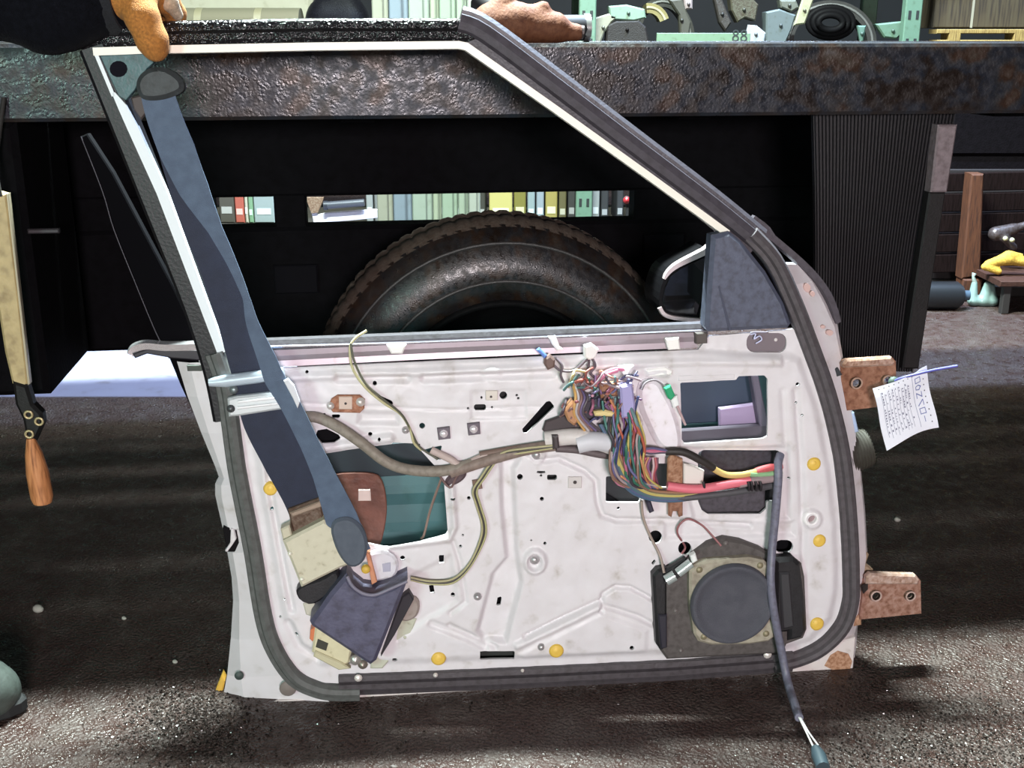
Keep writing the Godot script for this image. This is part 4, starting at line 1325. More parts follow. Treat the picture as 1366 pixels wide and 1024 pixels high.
func fittings(o: Node3D, paint: Material) -> void:
	var yellow := mat(C(226, 186, 80), 0.5)
	for c in [[585, 877, 10.0], [742, 867, 10.0], [1085, 618, 9.5], [1092, 720, 9.5], [1089, 831, 10.0], [361, 651, 9.0]]:
		var r: float = c[2] * 0.00122
		var y := knob("yellow_plug", DF, c[0], c[1], (0.009 if c[0] == 742 else 0.004), [Vector2(0, 0.006), Vector2(r * 0.6, 0.006), Vector2(r * 0.85, 0.005), Vector2(r, 0.002), Vector2(r, -0.004)], yellow, o, 18, "round yellow plastic trim plug")
		knob("plug_core", DF, c[0], c[1], (0.0145 if c[0] == 742 else 0.0095), [Vector2(0, 0.002), Vector2(r * 0.38, 0.0015), Vector2(r * 0.45, 0)], mat(C(236, 196, 92), 0.5), y, 12)
	knob("white_grommet", DF, 1081, 690, 0.004, [Vector2(0.007, -0.004), Vector2(0.0075, 0.006), Vector2(0.010, 0.008), Vector2(0.0135, 0.005), Vector2(0.0145, 0)], mat(C(246, 242, 242), 0.4), o, 20, "white ring grommet")
	knob("grommet_core", DF, 1081, 690, 0.0, [Vector2(0, 0.004), Vector2(0.008, 0.004)], mat(C(150, 128, 130), 0.6), o, 14)
	# sheet nuts and captive bolts
	for c in [[592, 578, 0], [632, 572, 0]]:
		plate("spring_nut", DF, [[c[0] - 9, c[1] - 7], [c[0] + 8, c[1] - 9], [c[0] + 9, c[1] + 7], [c[0] - 7, c[1] + 9]], 0.012, 0.004, mat(C(100, 92, 100), 0.5, 0.3), o, 0.001, "dark square nut plate")
		knob("nut_screw", DF, c[0], c[1], 0.012, [Vector2(0, 0.006), Vector2(0.004, 0.006), Vector2(0.006, 0.003), Vector2(0.0065, 0)], mat(C(240, 232, 236), 0.25, 0.5), o, 12)
	plate("pale_nut_plate", DF, [[758, 636], [776, 636], [776, 651], [758, 651]], 0.010, 0.003, mat(C(206, 198, 196), 0.5), o, 0.001)
	knob("nut_hole", DF, 767, 643, 0.0102, [Vector2(0, 0.0006), Vector2(0.003, 0.0004)], mat(C(60, 50, 50), 0.6), o, 10)
	plate("pale_nut_plate", DF, [[648, 521], [664, 521], [664, 534], [648, 534]], 0.010, 0.003, mat(C(216, 206, 196), 0.5), o, 0.001)
	knob("nut_hole", DF, 655, 529, 0.0102, [Vector2(0, 0.0006), Vector2(0.002, 0.0004)], mat(C(70, 60, 60), 0.6), o, 10)
	# brown catch plate with its two bolts
	plate("catch_plate", DF, [[442, 532], [450, 527], [480, 527], [487, 533], [486, 545], [480, 551], [444, 550], [438, 542]], 0.014, 0.005, mat(C(176, 128, 104), 0.6, 0.1, "rust", 8.0), o, 0.0015, "tan catch plate")
	plate("catch_centre", DF, [[452, 529], [470, 529], [470, 546], [452, 546]], 0.016, 0.004, mat(C(206, 182, 168), 0.5), o, 0.001)
	knob("catch_hole", DF, 461, 538, 0.0162, [Vector2(0, 0.0006), Vector2(0.002, 0.0004)], mat(C(50, 40, 40), 0.6), o, 10)
	for c in [[481, 536, 6.0], [441, 541, 5.0]]:
		knob("catch_bolt", DF, c[0], c[1], 0.014, [Vector2(0, 0.005), Vector2(0.005, 0.004), Vector2(c[2] * 0.0012, 0)], mat(C(226, 214, 208), 0.3, 0.5), o, 12)
	# bolts of the regulator
	for c in [[713, 746, 6.0], [716, 606, 6.0], [637, 795, 5.0], [722, 862, 5.0], [541, 573, 4.5]]:
		knob("regulator_bolt", DF, c[0], c[1], 0.008, [Vector2(0, 0.006), Vector2(c[2] * 0.0006, 0.006), Vector2(c[2] * 0.0009, 0.003), Vector2(c[2] * 0.0013, 0.002), Vector2(c[2] * 0.0013, 0)], mat(C(196, 190, 192), 0.3, 0.6), o, 12)
	# long raised strip patch and clips along the top
	plate("sealing_patch", DF, [[862, 493], [888, 489], [898, 494], [896, 500], [866, 503]], 0.012, 0.003, mat(C(246, 242, 240), 0.5), o, 0.002)
	plate("dark_grommet", DF, ck([[592, 642], [606, 629], [620, 624], [624, 634], [614, 645], [598, 650]]), 0.014, 0.01, mat(C(92, 72, 78), 0.6, 0.0, "rubber", 8.0), o, 0.004, "dark rubber grommet")
	plate("wire_clip", DF, [[630, 642], [642, 640], [644, 652], [632, 654]], 0.016, 0.008, mat(C(132, 106, 92), 0.6), o, 0.002)

func speaker(o: Node3D) -> void:
	var plm := mat(C(92, 86, 84), 0.6, 0.0, "rubber", 7.0)
	var blk := mat(C(36, 35, 38), 0.5, 0.0, "rubber", 7.0)
	var s := plate("speaker_mount", DF, [[880, 768], [886, 760], [902, 757], [915, 752], [925, 740], [945, 725], [968, 719], [990, 722], [1015, 731], [1034, 744], [1060, 744], [1070, 752], [1074, 770], [1077, 840], [1072, 852], [1050, 860], [1045, 872], [890, 880], [880, 866]], 0.022, 0.022, plm, o, 0.004, "dark grey plastic speaker mount")
	# dark ends of the mount
	plate("mount_end", DF, [[871, 768], [878, 760], [890, 758], [890, 864], [882, 868], [876, 860]], 0.026, 0.026, blk, s, 0.004, "black end of the mount")
	plate("mount_end", DF, [[1034, 746], [1060, 744], [1068, 752], [1074, 800], [1076, 842], [1070, 852], [1052, 856], [1052, 844], [1034, 846]], 0.03, 0.03, blk, s, 0.006, "black end of the mount")
	plate("mount_end_recess", DF, [[1040, 764], [1054, 764], [1060, 836], [1044, 840]], 0.034, 0.006, mat(C(58, 57, 60), 0.5), s, 0.003)
	plate("mount_ledge", DF, [[878, 820], [890, 820], [890, 864], [882, 866]], 0.03, 0.008, mat(C(44, 42, 52), 0.5), s, 0.002)
	# square cornered frame with four lugs, then cone and dust cap
	var ring := MB.new()
	ring.prism(flat2(DF, [[920, 762], [926, 754], [944, 748], [1000, 744], [1020, 748], [1028, 756], [1030, 770], [1036, 826], [1034, 850], [1026, 856], [1000, 860], [950, 861], [932, 856], [926, 846], [920, 800]], 0.038), 0.018, 0.038, 0.004)
	put("speaker_frame", ring, mat(C(176, 168, 150), 0.55, 0.0, "rubber", 5.0), s, "beige speaker frame")
	var c := DF.loc(976, 804, 0.04)
	var rx := 54.0 * 0.00126
	var cone := MB.new()
	cone.x = Transform3D(Basis(Vector3(1, 0, 0), Vector3(0, 0, 1), Vector3(0, -1, 0)), Vector3(c.x, c.y, 0.0385))
	cone.lathe([Vector2(rx, 0.002), Vector2(rx * 0.98, 0.010), Vector2(rx * 0.93, 0.0115), Vector2(rx * 0.86, 0.010), Vector2(rx * 0.8, 0.006), Vector2(rx * 0.7, 0.004), Vector2(rx * 0.36, 0.001), Vector2(rx * 0.3, 0.003), Vector2(0, 0.001)], 48)
	put("speaker_cone", cone, mat(C(84, 84, 92), 0.8, 0.0, "web", 4.0), s, "dark grey speaker cone")
	for q in [[933, 760], [1014, 754], [939, 849], [1022, 845]]:
		knob("frame_screw", DF, q[0], q[1], 0.038, [Vector2(0, 0.003), Vector2(0.0035, 0.0025), Vector2(0.0055, 0)], mat(C(140, 130, 104), 0.5, 0.3), s, 12)
	for q in [[908, 867], [968, 724], [901, 814], [876, 780]]:
		knob("mount_screw", DF, q[0], q[1], 0.022, [Vector2(0, 0.004), Vector2(0.003, 0.003), Vector2(0.004, 0)], mat(C(120, 112, 110), 0.5, 0.2), s, 10)
	# plug of the speaker lead: two chrome barrels and a white end
	var pl := MB.new()
	pl.tube(line3(DF, [[888, 774, 0.034], [900, 767, 0.034]]), 0.009, 10)
	pl.tube(line3(DF, [[904, 764, 0.034], [922, 750, 0.034]]), 0.008, 10)
	put("speaker_plug", pl, mat(C(196, 206, 204), 0.25, 0.5), s, "silvery plug of the speaker lead")
	plate("plug_end", DF, [[921, 742], [928, 738], [931, 748], [924, 752]], 0.04, 0.012, mat(C(240, 242, 240), 0.4), s, 0.002, "white end of the plug")
	plate("plug_shell", DF, [[882, 764], [915, 744], [924, 758], [896, 778], [884, 780]], 0.026, 0.01, mat(C(40, 40, 42), 0.5), s, 0.002)

func wtone(c: Color) -> StandardMaterial3D:
	return mat(c.lerp(C(96, 88, 98), 0.22), 0.45)

func harness(o: Node3D) -> void:
	var h := Node3D.new()
	h.name = "wiring_harness"
	o.add_child(h)
	h.set_meta("label", "tangled many coloured wiring harness")
	# thick sleeves
	wire("sleeve", [[402, 556, 0.012], [424, 557, 0.014], [452, 570, 0.02], [484, 592, 0.024], [514, 615, 0.024], [545, 626, 0.022], [590, 628, 0.02], [630, 618, 0.018]], 0.0085, mat(C(150, 140, 128), 0.6, 0.0, "rubber", 8.0), h, 10, 5, "taupe tape wrapped sleeve")
	wire("sleeve", [[600, 630, 0.02], [650, 614, 0.02], [700, 600, 0.022], [740, 594, 0.024]], 0.009, mat(C(146, 128, 118), 0.6, 0.0, "rubber", 8.0), h, 10, 5)
	wire("sleeve", [[640, 606, 0.016], [700, 596, 0.02], [742, 592, 0.022]], 0.005, mat(C(118, 96, 86), 0.6), h, 8)
	wire("sleeve", [[575, 600, 0.012], [600, 612, 0.016], [616, 620, 0.018], [650, 606, 0.016]], 0.006, mat(C(190, 170, 164), 0.6), h, 8)
	wire("sleeve", [[728, 586, 0.02], [770, 582, 0.03], [800, 590, 0.032], [818, 596, 0.03]], 0.013, mat(C(216, 208, 206), 0.5, 0.0, "paint", 9.0), h, 12, 5, "white rubber boot")
	wire("sleeve", [[770, 592, 0.034], [790, 588, 0.036], [812, 590, 0.034]], 0.015, mat(C(208, 206, 212), 0.5), h, 12)
	wire("sleeve", [[742, 598, 0.022], [770, 600, 0.022], [800, 606, 0.022], [820, 608, 0.02]], 0.006, mat(C(96, 84, 86), 0.6), h, 8)
	plate("sleeve_clamp", DF, [[737, 582], [745, 581], [747, 598], [738, 600]], 0.042, 0.03, mat(C(70, 60, 62), 0.6), h, 0.003)
	wire("sleeve", [[888, 602, 0.03], [912, 603, 0.034], [935, 614, 0.034], [952, 624, 0.03]], 0.0062, mat(C(52, 46, 44), 0.6, 0.0, "rubber", 8.0), h, 10)
	wire("sleeve", [[950, 624, 0.028], [968, 633, 0.03], [990, 633, 0.03], [1012, 628, 0.026]], 0.0052, mat(C(206, 176, 110), 0.5), h, 8)
	wire("sleeve", [[1008, 629, 0.026], [1024, 624, 0.022], [1042, 622, 0.016]], 0.0062, mat(C(200, 92, 96), 0.5), h, 8, 5, "red sleeve")
	wire("sleeve", [[890, 648, 0.034], [930, 652, 0.036], [975, 645, 0.034], [1000, 641, 0.03]], 0.0072, mat(C(226, 116, 130), 0.45), h, 10, 5, "pink sleeve")
	wire("sleeve", [[985, 645, 0.032], [1010, 640, 0.028], [1040, 636, 0.016]], 0.0074, mat(C(160, 140, 142), 0.5), h, 10)
	wire("sleeve", [[1000, 632, 0.03], [1020, 632, 0.026], [1042, 630, 0.016]], 0.0046, mat(C(146, 186, 140), 0.5), h, 8, 5, "pale green sleeve")
	wire("sleeve", [[860, 660, 0.026], [900, 664, 0.03], [950, 660, 0.03], [1000, 653, 0.026], [1040, 645, 0.014]], 0.0058, mat(C(78, 76, 80), 0.55), h, 8)
	for x in [938.0, 1002.0, 1008.0, 1014.0, 998.0]:
		wire("tape_band", [[x, 642, 0.04], [x + 1.5, 648, 0.042], [x + 1, 654, 0.038]], 0.0022, mat(C(40, 34, 38), 0.6), h, 6, 2)
	# long cable hanging from the door to the floor with two bare ends and a plug
	wire("hanging_cable", [[1041, 606, 0.012], [1038, 618, 0.022], [1038, 640, 0.03], [1034, 690, 0.032], [1030, 730, 0.036], [1028, 775, 0.048], [1033, 820, 0.05], [1042, 866, 0.045], [1050, 906, 0.06], [1057, 930, 0.105], [1066, 957, 0.165]], 0.0068, mat(C(122, 122, 140), 0.45, 0.0, "rubber", 10.0), h, 10, 5, "grey blue cable trailing to the floor")
	wire("hanging_wire", [[1065, 955, 0.162], [1075, 975, 0.198], [1084, 994, 0.232], [1088, 1003, 0.246]], 0.0014, mat(C(238, 234, 232), 0.4), h, 6, 4)
	wire("hanging_wire", [[1067, 955, 0.162], [1078, 975, 0.198], [1090, 992, 0.230], [1095, 1001, 0.244]], 0.0014, mat(C(228, 226, 226), 0.4), h, 6, 4)
	var pg := MB.new()
	pg.tube(line3(DF, [[1088, 998, 0.24], [1092, 1008, 0.258], [1098, 1024, 0.285]]), [0.007, 0.011, 0.010], 10)
	put("cable_plug", pg, mat(C(52, 66, 74), 0.4), h, "small blue grey plug")
	# yellow and black run from the cover up to the nest
	var yl := C(196, 188, 136)
	for k in 3:
		var d := 2.6 * k
		wire("wire", [[548, 770 + d * 0.6, 0.014], [575, 775 + d * 0.7, 0.014], [604, 772 + d, 0.014], [626, 752 + d, 0.014], [640 + d, 722, 0.014], [643 + d, 700, 0.014], [635 + d, 672, 0.014], [631 + d, 654, 0.018], [642 + d, 636, 0.02], [656 + d, 616, 0.022], [672, 603 + d, 0.026], [700, 598 + d, 0.03], [738, 594 + d * 0.6, 0.034]], 0.0019, wtone([yl, C(60, 56, 52), C(196, 190, 130)][k]), h)
	wire("wire", [[489, 441, -0.004], [474, 451, 0.004], [467, 464, 0.01], [470, 490, 0.014], [486, 515, 0.016], [510, 536, 0.016], [534, 552, 0.014], [547, 572, 0.014], [552, 590, 0.012], [562, 600, 0.008]], 0.0022, wtone(C(214, 206, 150)), h)
	wire("wire", [[468, 458, 0.014], [472, 480, 0.016], [488, 512, 0.018], [512, 533, 0.018], [536, 553, 0.016], [549, 576, 0.014], [560, 596, 0.01], [584, 612, 0.012]], 0.0017, wtone(C(84, 84, 62)), h)
	wire("wire", [[588, 640, 0.004], [574, 680, -0.01], [566, 712, -0.02], [562, 718, -0.03]], 0.002, wtone(C(140, 112, 96)), h)
	wire("wire", [[580, 625, 0.012], [600, 650, 0.012], [612, 632, 0.016], [640, 620, 0.018]], 0.002, wtone(C(120, 90, 84)), h)
	wire("wire", [[856, 668, 0.02], [858, 690, 0.016], [868, 716, 0.014], [880, 740, 0.016], [886, 764, 0.03]], 0.0022, wtone(C(186, 166, 150)), h)
	wire("wire", [[905, 742, 0.006], [914, 730, 0.0], [904, 712, 0.012], [906, 700, 0.014], [918, 692, 0.014], [936, 700, 0.014], [950, 714, 0.018], [962, 728, 0.026]], 0.0018, wtone(C(158, 92, 92)), h)
	wire("wire", [[902, 538, 0.02], [908, 552, 0.012], [914, 566, -0.01]], 0.0022, wtone(C(226, 190, 190)), h)
	wire("wire", [[856, 520, 0.03], [862, 510, 0.03], [875, 507, 0.026], [888, 516, 0.022]], 0.0016, wtone(C(150, 140, 146)), h)
	# loose arcs at the top of the nest
	for a in [[[738, 486, 0.02], [748, 494, 0.024], [766, 494, 0.026], [780, 482, 0.026], [788, 477, 0.022]], [[742, 478, 0.02], [750, 488, 0.026], [748, 500, 0.026], [752, 510, 0.024]], [[786, 480, 0.022], [784, 492, 0.028], [776, 506, 0.03], [770, 520, 0.03]], [[790, 478, 0.022], [794, 488, 0.028], [788, 498, 0.03], [800, 508, 0.03]]]:
		wire("wire", a, 0.0021, wtone(C(100, 84, 92)), h)
	for a in [[[792, 510, 0.03], [806, 498, 0.034], [822, 492, 0.034], [836, 494, 0.03]], [[794, 512, 0.034], [808, 500, 0.038], [824, 494, 0.036]]]:
		wire("wire", a, 0.0032, wtone(C(226, 128, 160)), h)
	plate("blue_terminal", DF, [[716, 467], [720, 464], [730, 474], [727, 479]], 0.024, 0.006, mat(C(104, 138, 214), 0.4), h, 0.002, "blue terminal")
	plate("terminal_block", DF, [[727, 478], [734, 473], [741, 480], [740, 490], [731, 494], [726, 486]], 0.026, 0.012, mat(C(112, 88, 82), 0.6), h, 0.003)
	plate("white_connector", DF, [[780, 462], [790, 459], [799, 466], [794, 478], [786, 480], [780, 476]], 0.03, 0.014, mat(C(236, 232, 230), 0.4), h, 0.002, "white connector")
	plate("white_connector", DF, [[826, 489], [846, 488], [838, 500], [832, 500]], 0.034, 0.012, mat(C(238, 236, 236), 0.4), h, 0.002)
	plate("brown_connector", DF, [[752, 548], [764, 534], [770, 540], [772, 562], [766, 568], [758, 562]], 0.046, 0.02, mat(C(178, 128, 92), 0.5), h, 0.003, "tan connector block")
	plate("brown_connector", DF, [[800, 514], [822, 512], [824, 528], [802, 532]], 0.04, 0.02, mat(C(150, 104, 78), 0.5), h, 0.003)
	plate("lilac_connector", DF, [[827, 515], [844, 512], [848, 540], [846, 557], [830, 558]], 0.052, 0.02, mat(C(166, 158, 204), 0.4), h, 0.003, "lilac connector block")
	plate("dark_connector", DF, [[776, 536], [800, 528], [818, 534], [818, 552], [790, 562], [774, 556]], 0.036, 0.02, mat(C(52, 46, 60), 0.5), h, 0.003)
	plate("cream_connector", DF, [[792, 549], [808, 547], [820, 550], [820, 556], [794, 555]], 0.05, 0.01, mat(C(222, 200, 140), 0.5), h, 0.002)
	plate("green_connector", DF, [[886, 518], [895, 514], [901, 528], [896, 534], [892, 532]], 0.03, 0.012, mat(C(38, 158, 108), 0.4), h, 0.002, "green connector")
	plate("white_connector", DF, [[895, 532], [904, 527], [907, 540], [899, 545]], 0.026, 0.01, mat(C(240, 240, 240), 0.4), h, 0.002)
	plate("foam_hump", DF, ck([[850, 520], [857, 507], [878, 505], [890, 526], [900, 545], [908, 570], [911, 597], [900, 604], [879, 599], [865, 572], [853, 545]]), 0.018, 0.02, mat(C(244, 236, 244), 0.5, 0.0, "paint", 8.0), h, 0.007, "white foam hump")
	plate("tan_bracket", DF, [[891, 612], [896, 606], [911, 612], [911, 648], [890, 650]], 0.03, 0.006, mat(C(176, 138, 112), 0.55, 0.1, "rust", 8.0), h, 0.0015, "tan strap bracket")
	plate("tan_bracket", DF, [[892, 664], [911, 662], [911, 688], [906, 690], [904, 682], [898, 682], [896, 690], [892, 688]], 0.024, 0.006, mat(C(160, 120, 100), 0.55, 0.1, "rust", 8.0), h, 0.0015)
	plate("white_tape", DF, [[912, 618], [926, 622], [940, 628], [938, 646], [912, 646]], 0.028, 0.008, mat(C(226, 216, 210), 0.6), h, 0.002)
	plate("black_clip", DF, [[862, 670], [868, 667], [873, 682], [867, 685]], 0.03, 0.01, mat(C(50, 46, 62), 0.5), h, 0.002)
	plate("dark_sheet", DF, [[728, 562], [756, 552], [776, 566], [770, 580], [732, 582], [724, 574]], 0.02, 0.006, mat(C(66, 56, 58), 0.6), h, 0.002)
	# the nest: every wire a tube of its own, led along the bundle's way with a wander of its own
	var cols := [C(66, 132, 118), C(40, 112, 82), C(222, 142, 92), C(176, 84, 74), C(206, 110, 140), C(120, 116, 168), C(60, 72, 120), C(150, 110, 90), C(226, 206, 110), C(190, 170, 170), C(58, 50, 58), C(204, 96, 66), C(112, 150, 150), C(140, 96, 150)]
	for i in 34:   # the fall of wires from the connectors to the bottom of the loop
		var f := i / 33.0
		var x := 818.0 + 42.0 * f
		var w := []
		w.append([x - 8 + rng.randf_range(-12, 12), 538 + rng.randf_range(-10, 14), 0.036 + rng.randf_range(-0.006, 0.01)])
		w.append([x - 4 + rng.randf_range(-7, 7), 566 + rng.randf_range(-6, 6), 0.05 + rng.randf_range(-0.014, 0.012)])
		w.append([x - 2 + rng.randf_range(-7, 7), 592 + rng.randf_range(-6, 6), 0.052 + rng.randf_range(-0.016, 0.012)])
		w.append([x - 4 + rng.randf_range(-6, 6), 622 + rng.randf_range(-6, 6), 0.046 + rng.randf_range(-0.014, 0.01)])
		w.append([x + 4 + rng.randf_range(-5, 5), 642 + rng.randf_range(-5, 5), 0.04 + rng.randf_range(-0.01, 0.008)])
		w.append([860 + 18 * f + rng.randf_range(-6, 6), 654 + rng.randf_range(-5, 5), 0.032])
		wire("wire", w, 0.0016 + rng.randf() * 0.0012, wtone(cols[(i * 5 + i / 3) % cols.size()]), h)
	for i in 8:    # outer loop that sweeps round to the right
		var d := float(i)
		wire("wire", [[800 + d * 2, 566, 0.03], [812 + d * 1.5, 588, 0.04], [818 + d * 1.2, 612 - d, 0.044], [826 + d * 1.5, 636 - d * 1.2, 0.042], [842 + d * 1.2, 656 - d * 2.0, 0.04], [868, 666 - d * 1.8, 0.036], [900, 668 - d * 1.6, 0.034], [930, 664 - d * 1.2, 0.03]], 0.0024, wtone([C(66, 100, 130), C(84, 92, 132), C(72, 116, 124), C(98, 110, 116), C(216, 196, 92), C(206, 190, 110), C(120, 104, 70), C(170, 120, 84)][i]), h)
	for i in 40:   # the matted upper part
		var cx := rng.randf_range(758, 838)
		var cy := rng.randf_range(504, 556)
		var w := []
		var an := rng.randf() * TAU
		for k in 5:
			w.append([cx + cos(an) * (k - 2) * 9.0 + rng.randf_range(-6, 6), cy + sin(an) * (k - 2) * 7.0 + rng.randf_range(-6, 6), 0.03 + rng.randf_range(-0.01, 0.02)])
		wire("wire", w, 0.0015 + rng.randf() * 0.0012, wtone(cols[rng.randi() % cols.size()].lerp(C(150, 120, 150), 0.25)), h)
	for i in 6:    # short twists by the dark opening
		wire("wire", [[862 + i * 3, 610, 0.034], [858 + i * 4 + rng.randf_range(-3, 3), 622, 0.038], [864 + i * 2, 634 + rng.randf_range(-4, 4), 0.036], [858 + i * 4, 648, 0.03]], 0.002, wtone([C(206, 100, 130), C(228, 160, 110), C(160, 100, 150), C(226, 190, 190), C(196, 84, 90), C(120, 60, 80)][i]), h)
	for i in 4:    # across the top of the tan bracket
		wire("wire", [[846, 604 - i * 2, 0.034], [866, 598 + i * 2, 0.036], [884, 600 + i, 0.034], [904, 604, 0.032]], 0.0024, wtone([C(96, 92, 136), C(216, 90, 130), C(222, 120, 150), C(80, 70, 90)][i]), h)
	for i in 5:    # from the tan block to the white boot
		wire("wire", [[764 + i * 3, 512 + i * 2, 0.03], [768 + i * 4, 530, 0.044], [766 + i * 3, 552, 0.046], [780 + i * 5, 574, 0.036]], 0.0022, wtone([C(226, 170, 90), C(206, 196, 196), C(150, 110, 100), C(112, 96, 140), C(86, 76, 80)][i]), h)

func hinges(o: Node3D) -> void:
	var rusty := mat(C(172, 134, 118), 0.7, 0.15, "rust", 7.0)
	for hg in [[[[1121, 484], [1130, 479], [1190, 476], [1195, 482], [1196, 530], [1188, 540], [1160, 544], [1124, 548]], [[1143, 511, 6.0], [1184, 507, 5.0]], [[1124, 486], [1130, 480], [1190, 476], [1194, 483], [1192, 488], [1126, 491]], C(152, 110, 88)], [[[1152, 773], [1160, 765], [1222, 767], [1228, 774], [1229, 818], [1190, 822], [1146, 826], [1150, 800]], [[1169, 795, 6.0], [1215, 795, 5.5]], [[1156, 770], [1162, 765], [1222, 767], [1227, 774], [1225, 780], [1156, 780]], C(176, 142, 130)]]:
		# leaf with two bolt holes
		var mesh_b := CSGCombiner3D.new()
		mesh_b.name = "hinge"
		var body := CSGPolygon3D.new()
		var pl := flat2(DF, hg[0], -0.02)
		body.polygon = pl
		body.depth = 0.009
		body.position.z = -0.02
		var m2 := mat(hg[3], 0.7, 0.15, "rust", 7.0)
		body.material = m2
		mesh_b.add_child(body)
		for c in hg[1]:
			var cy := CSGCylinder3D.new()
			cy.radius = c[2] * 0.00118
			cy.height = 0.05
			cy.sides = 20
			cy.operation = CSGShape3D.OPERATION_SUBTRACTION
			cy.material = mat(C(60, 40, 32), 0.9)
			cy.transform = Transform3D(Basis(Vector3.RIGHT, PI / 2), DF.loc(c[0], c[1], -0.02))
			mesh_b.add_child(cy)
		o.add_child(mesh_b, true)
		mesh_b.set_meta("label", "rusty hinge leaf with two holes")
		plate("hinge_flange", DF, hg[2], -0.008, 0.012, mat(hg[3].lightened(0.35), 0.5, 0.2, "rust", 7.0), o, 0.003)
		for c in hg[1]:
			var rg := MB.new()
			var pts := []
			for i in 21:
				var a := TAU * i / 20.0
				var l := DF.loc(c[0], c[1], -0.0105)
				pts.append(l + Vector3(cos(a), sin(a), 0) * (c[2] * 0.0014))
			rg.tube(pts, 0.0016, 6, false)
			put("hole_rim", rg, mat(hg[3].lightened(0.2), 0.6, 0.2), o)
	# pins and bracket between hinge and door
	plate("hinge_knuckle", DF, [[1142, 742], [1152, 730], [1160, 740], [1156, 752], [1166, 760], [1160, 770], [1146, 768]], -0.03, 0.02, mat(C(176, 160, 140), 0.7, 0.1, "rust", 8.0), o, 0.003)
	plate("hinge_knuckle", DF, [[1142, 826], [1150, 818], [1150, 834], [1140, 836]], -0.02, 0.012, mat(C(206, 176, 150), 0.7, 0.1, "rust", 8.0), o, 0.003)
	plate("hinge_gap", DF, [[1150, 782], [1158, 778], [1158, 786], [1152, 792]], -0.009, 0.004, mat(C(40, 32, 30), 0.9), o, 0.0005)
	plate("check_strap", DF, [[1121, 548], [1140, 550], [1146, 576], [1130, 580]], -0.03, 0.008, mat(C(176, 196, 226), 0.4, 0.1), o, 0.002)
	# pleated rubber wiring boot
	var bt := MB.new()
	var a := DF.loc(1126, 606, -0.05)
	var b := DF.loc(1158, 596, -0.05)
	var dirv := (b - a).normalized()
	var sd := dirv.cross(Vector3(0, 0, 1)).normalized()
	bt.x = Transform3D(Basis(sd, dirv, sd.cross(dirv)), a)
	var prof := []
	var ln := a.distance_to(b)
	for i in 33:
		prof.append(Vector2(0.034 + 0.0018 * cos(i * TAU / 4.0) - 0.004 * i / 32.0, ln * i / 32.0))
	prof.append(Vector2(0.018, ln + 0.003))
	prof.append(Vector2(0.0, ln + 0.004))
	bt.lathe(prof, 32)
	put("rubber_boot", bt, mat(C(60, 56, 48), 0.7, 0.0, "rubber", 8.0), o, "pleated grey rubber wiring boot")

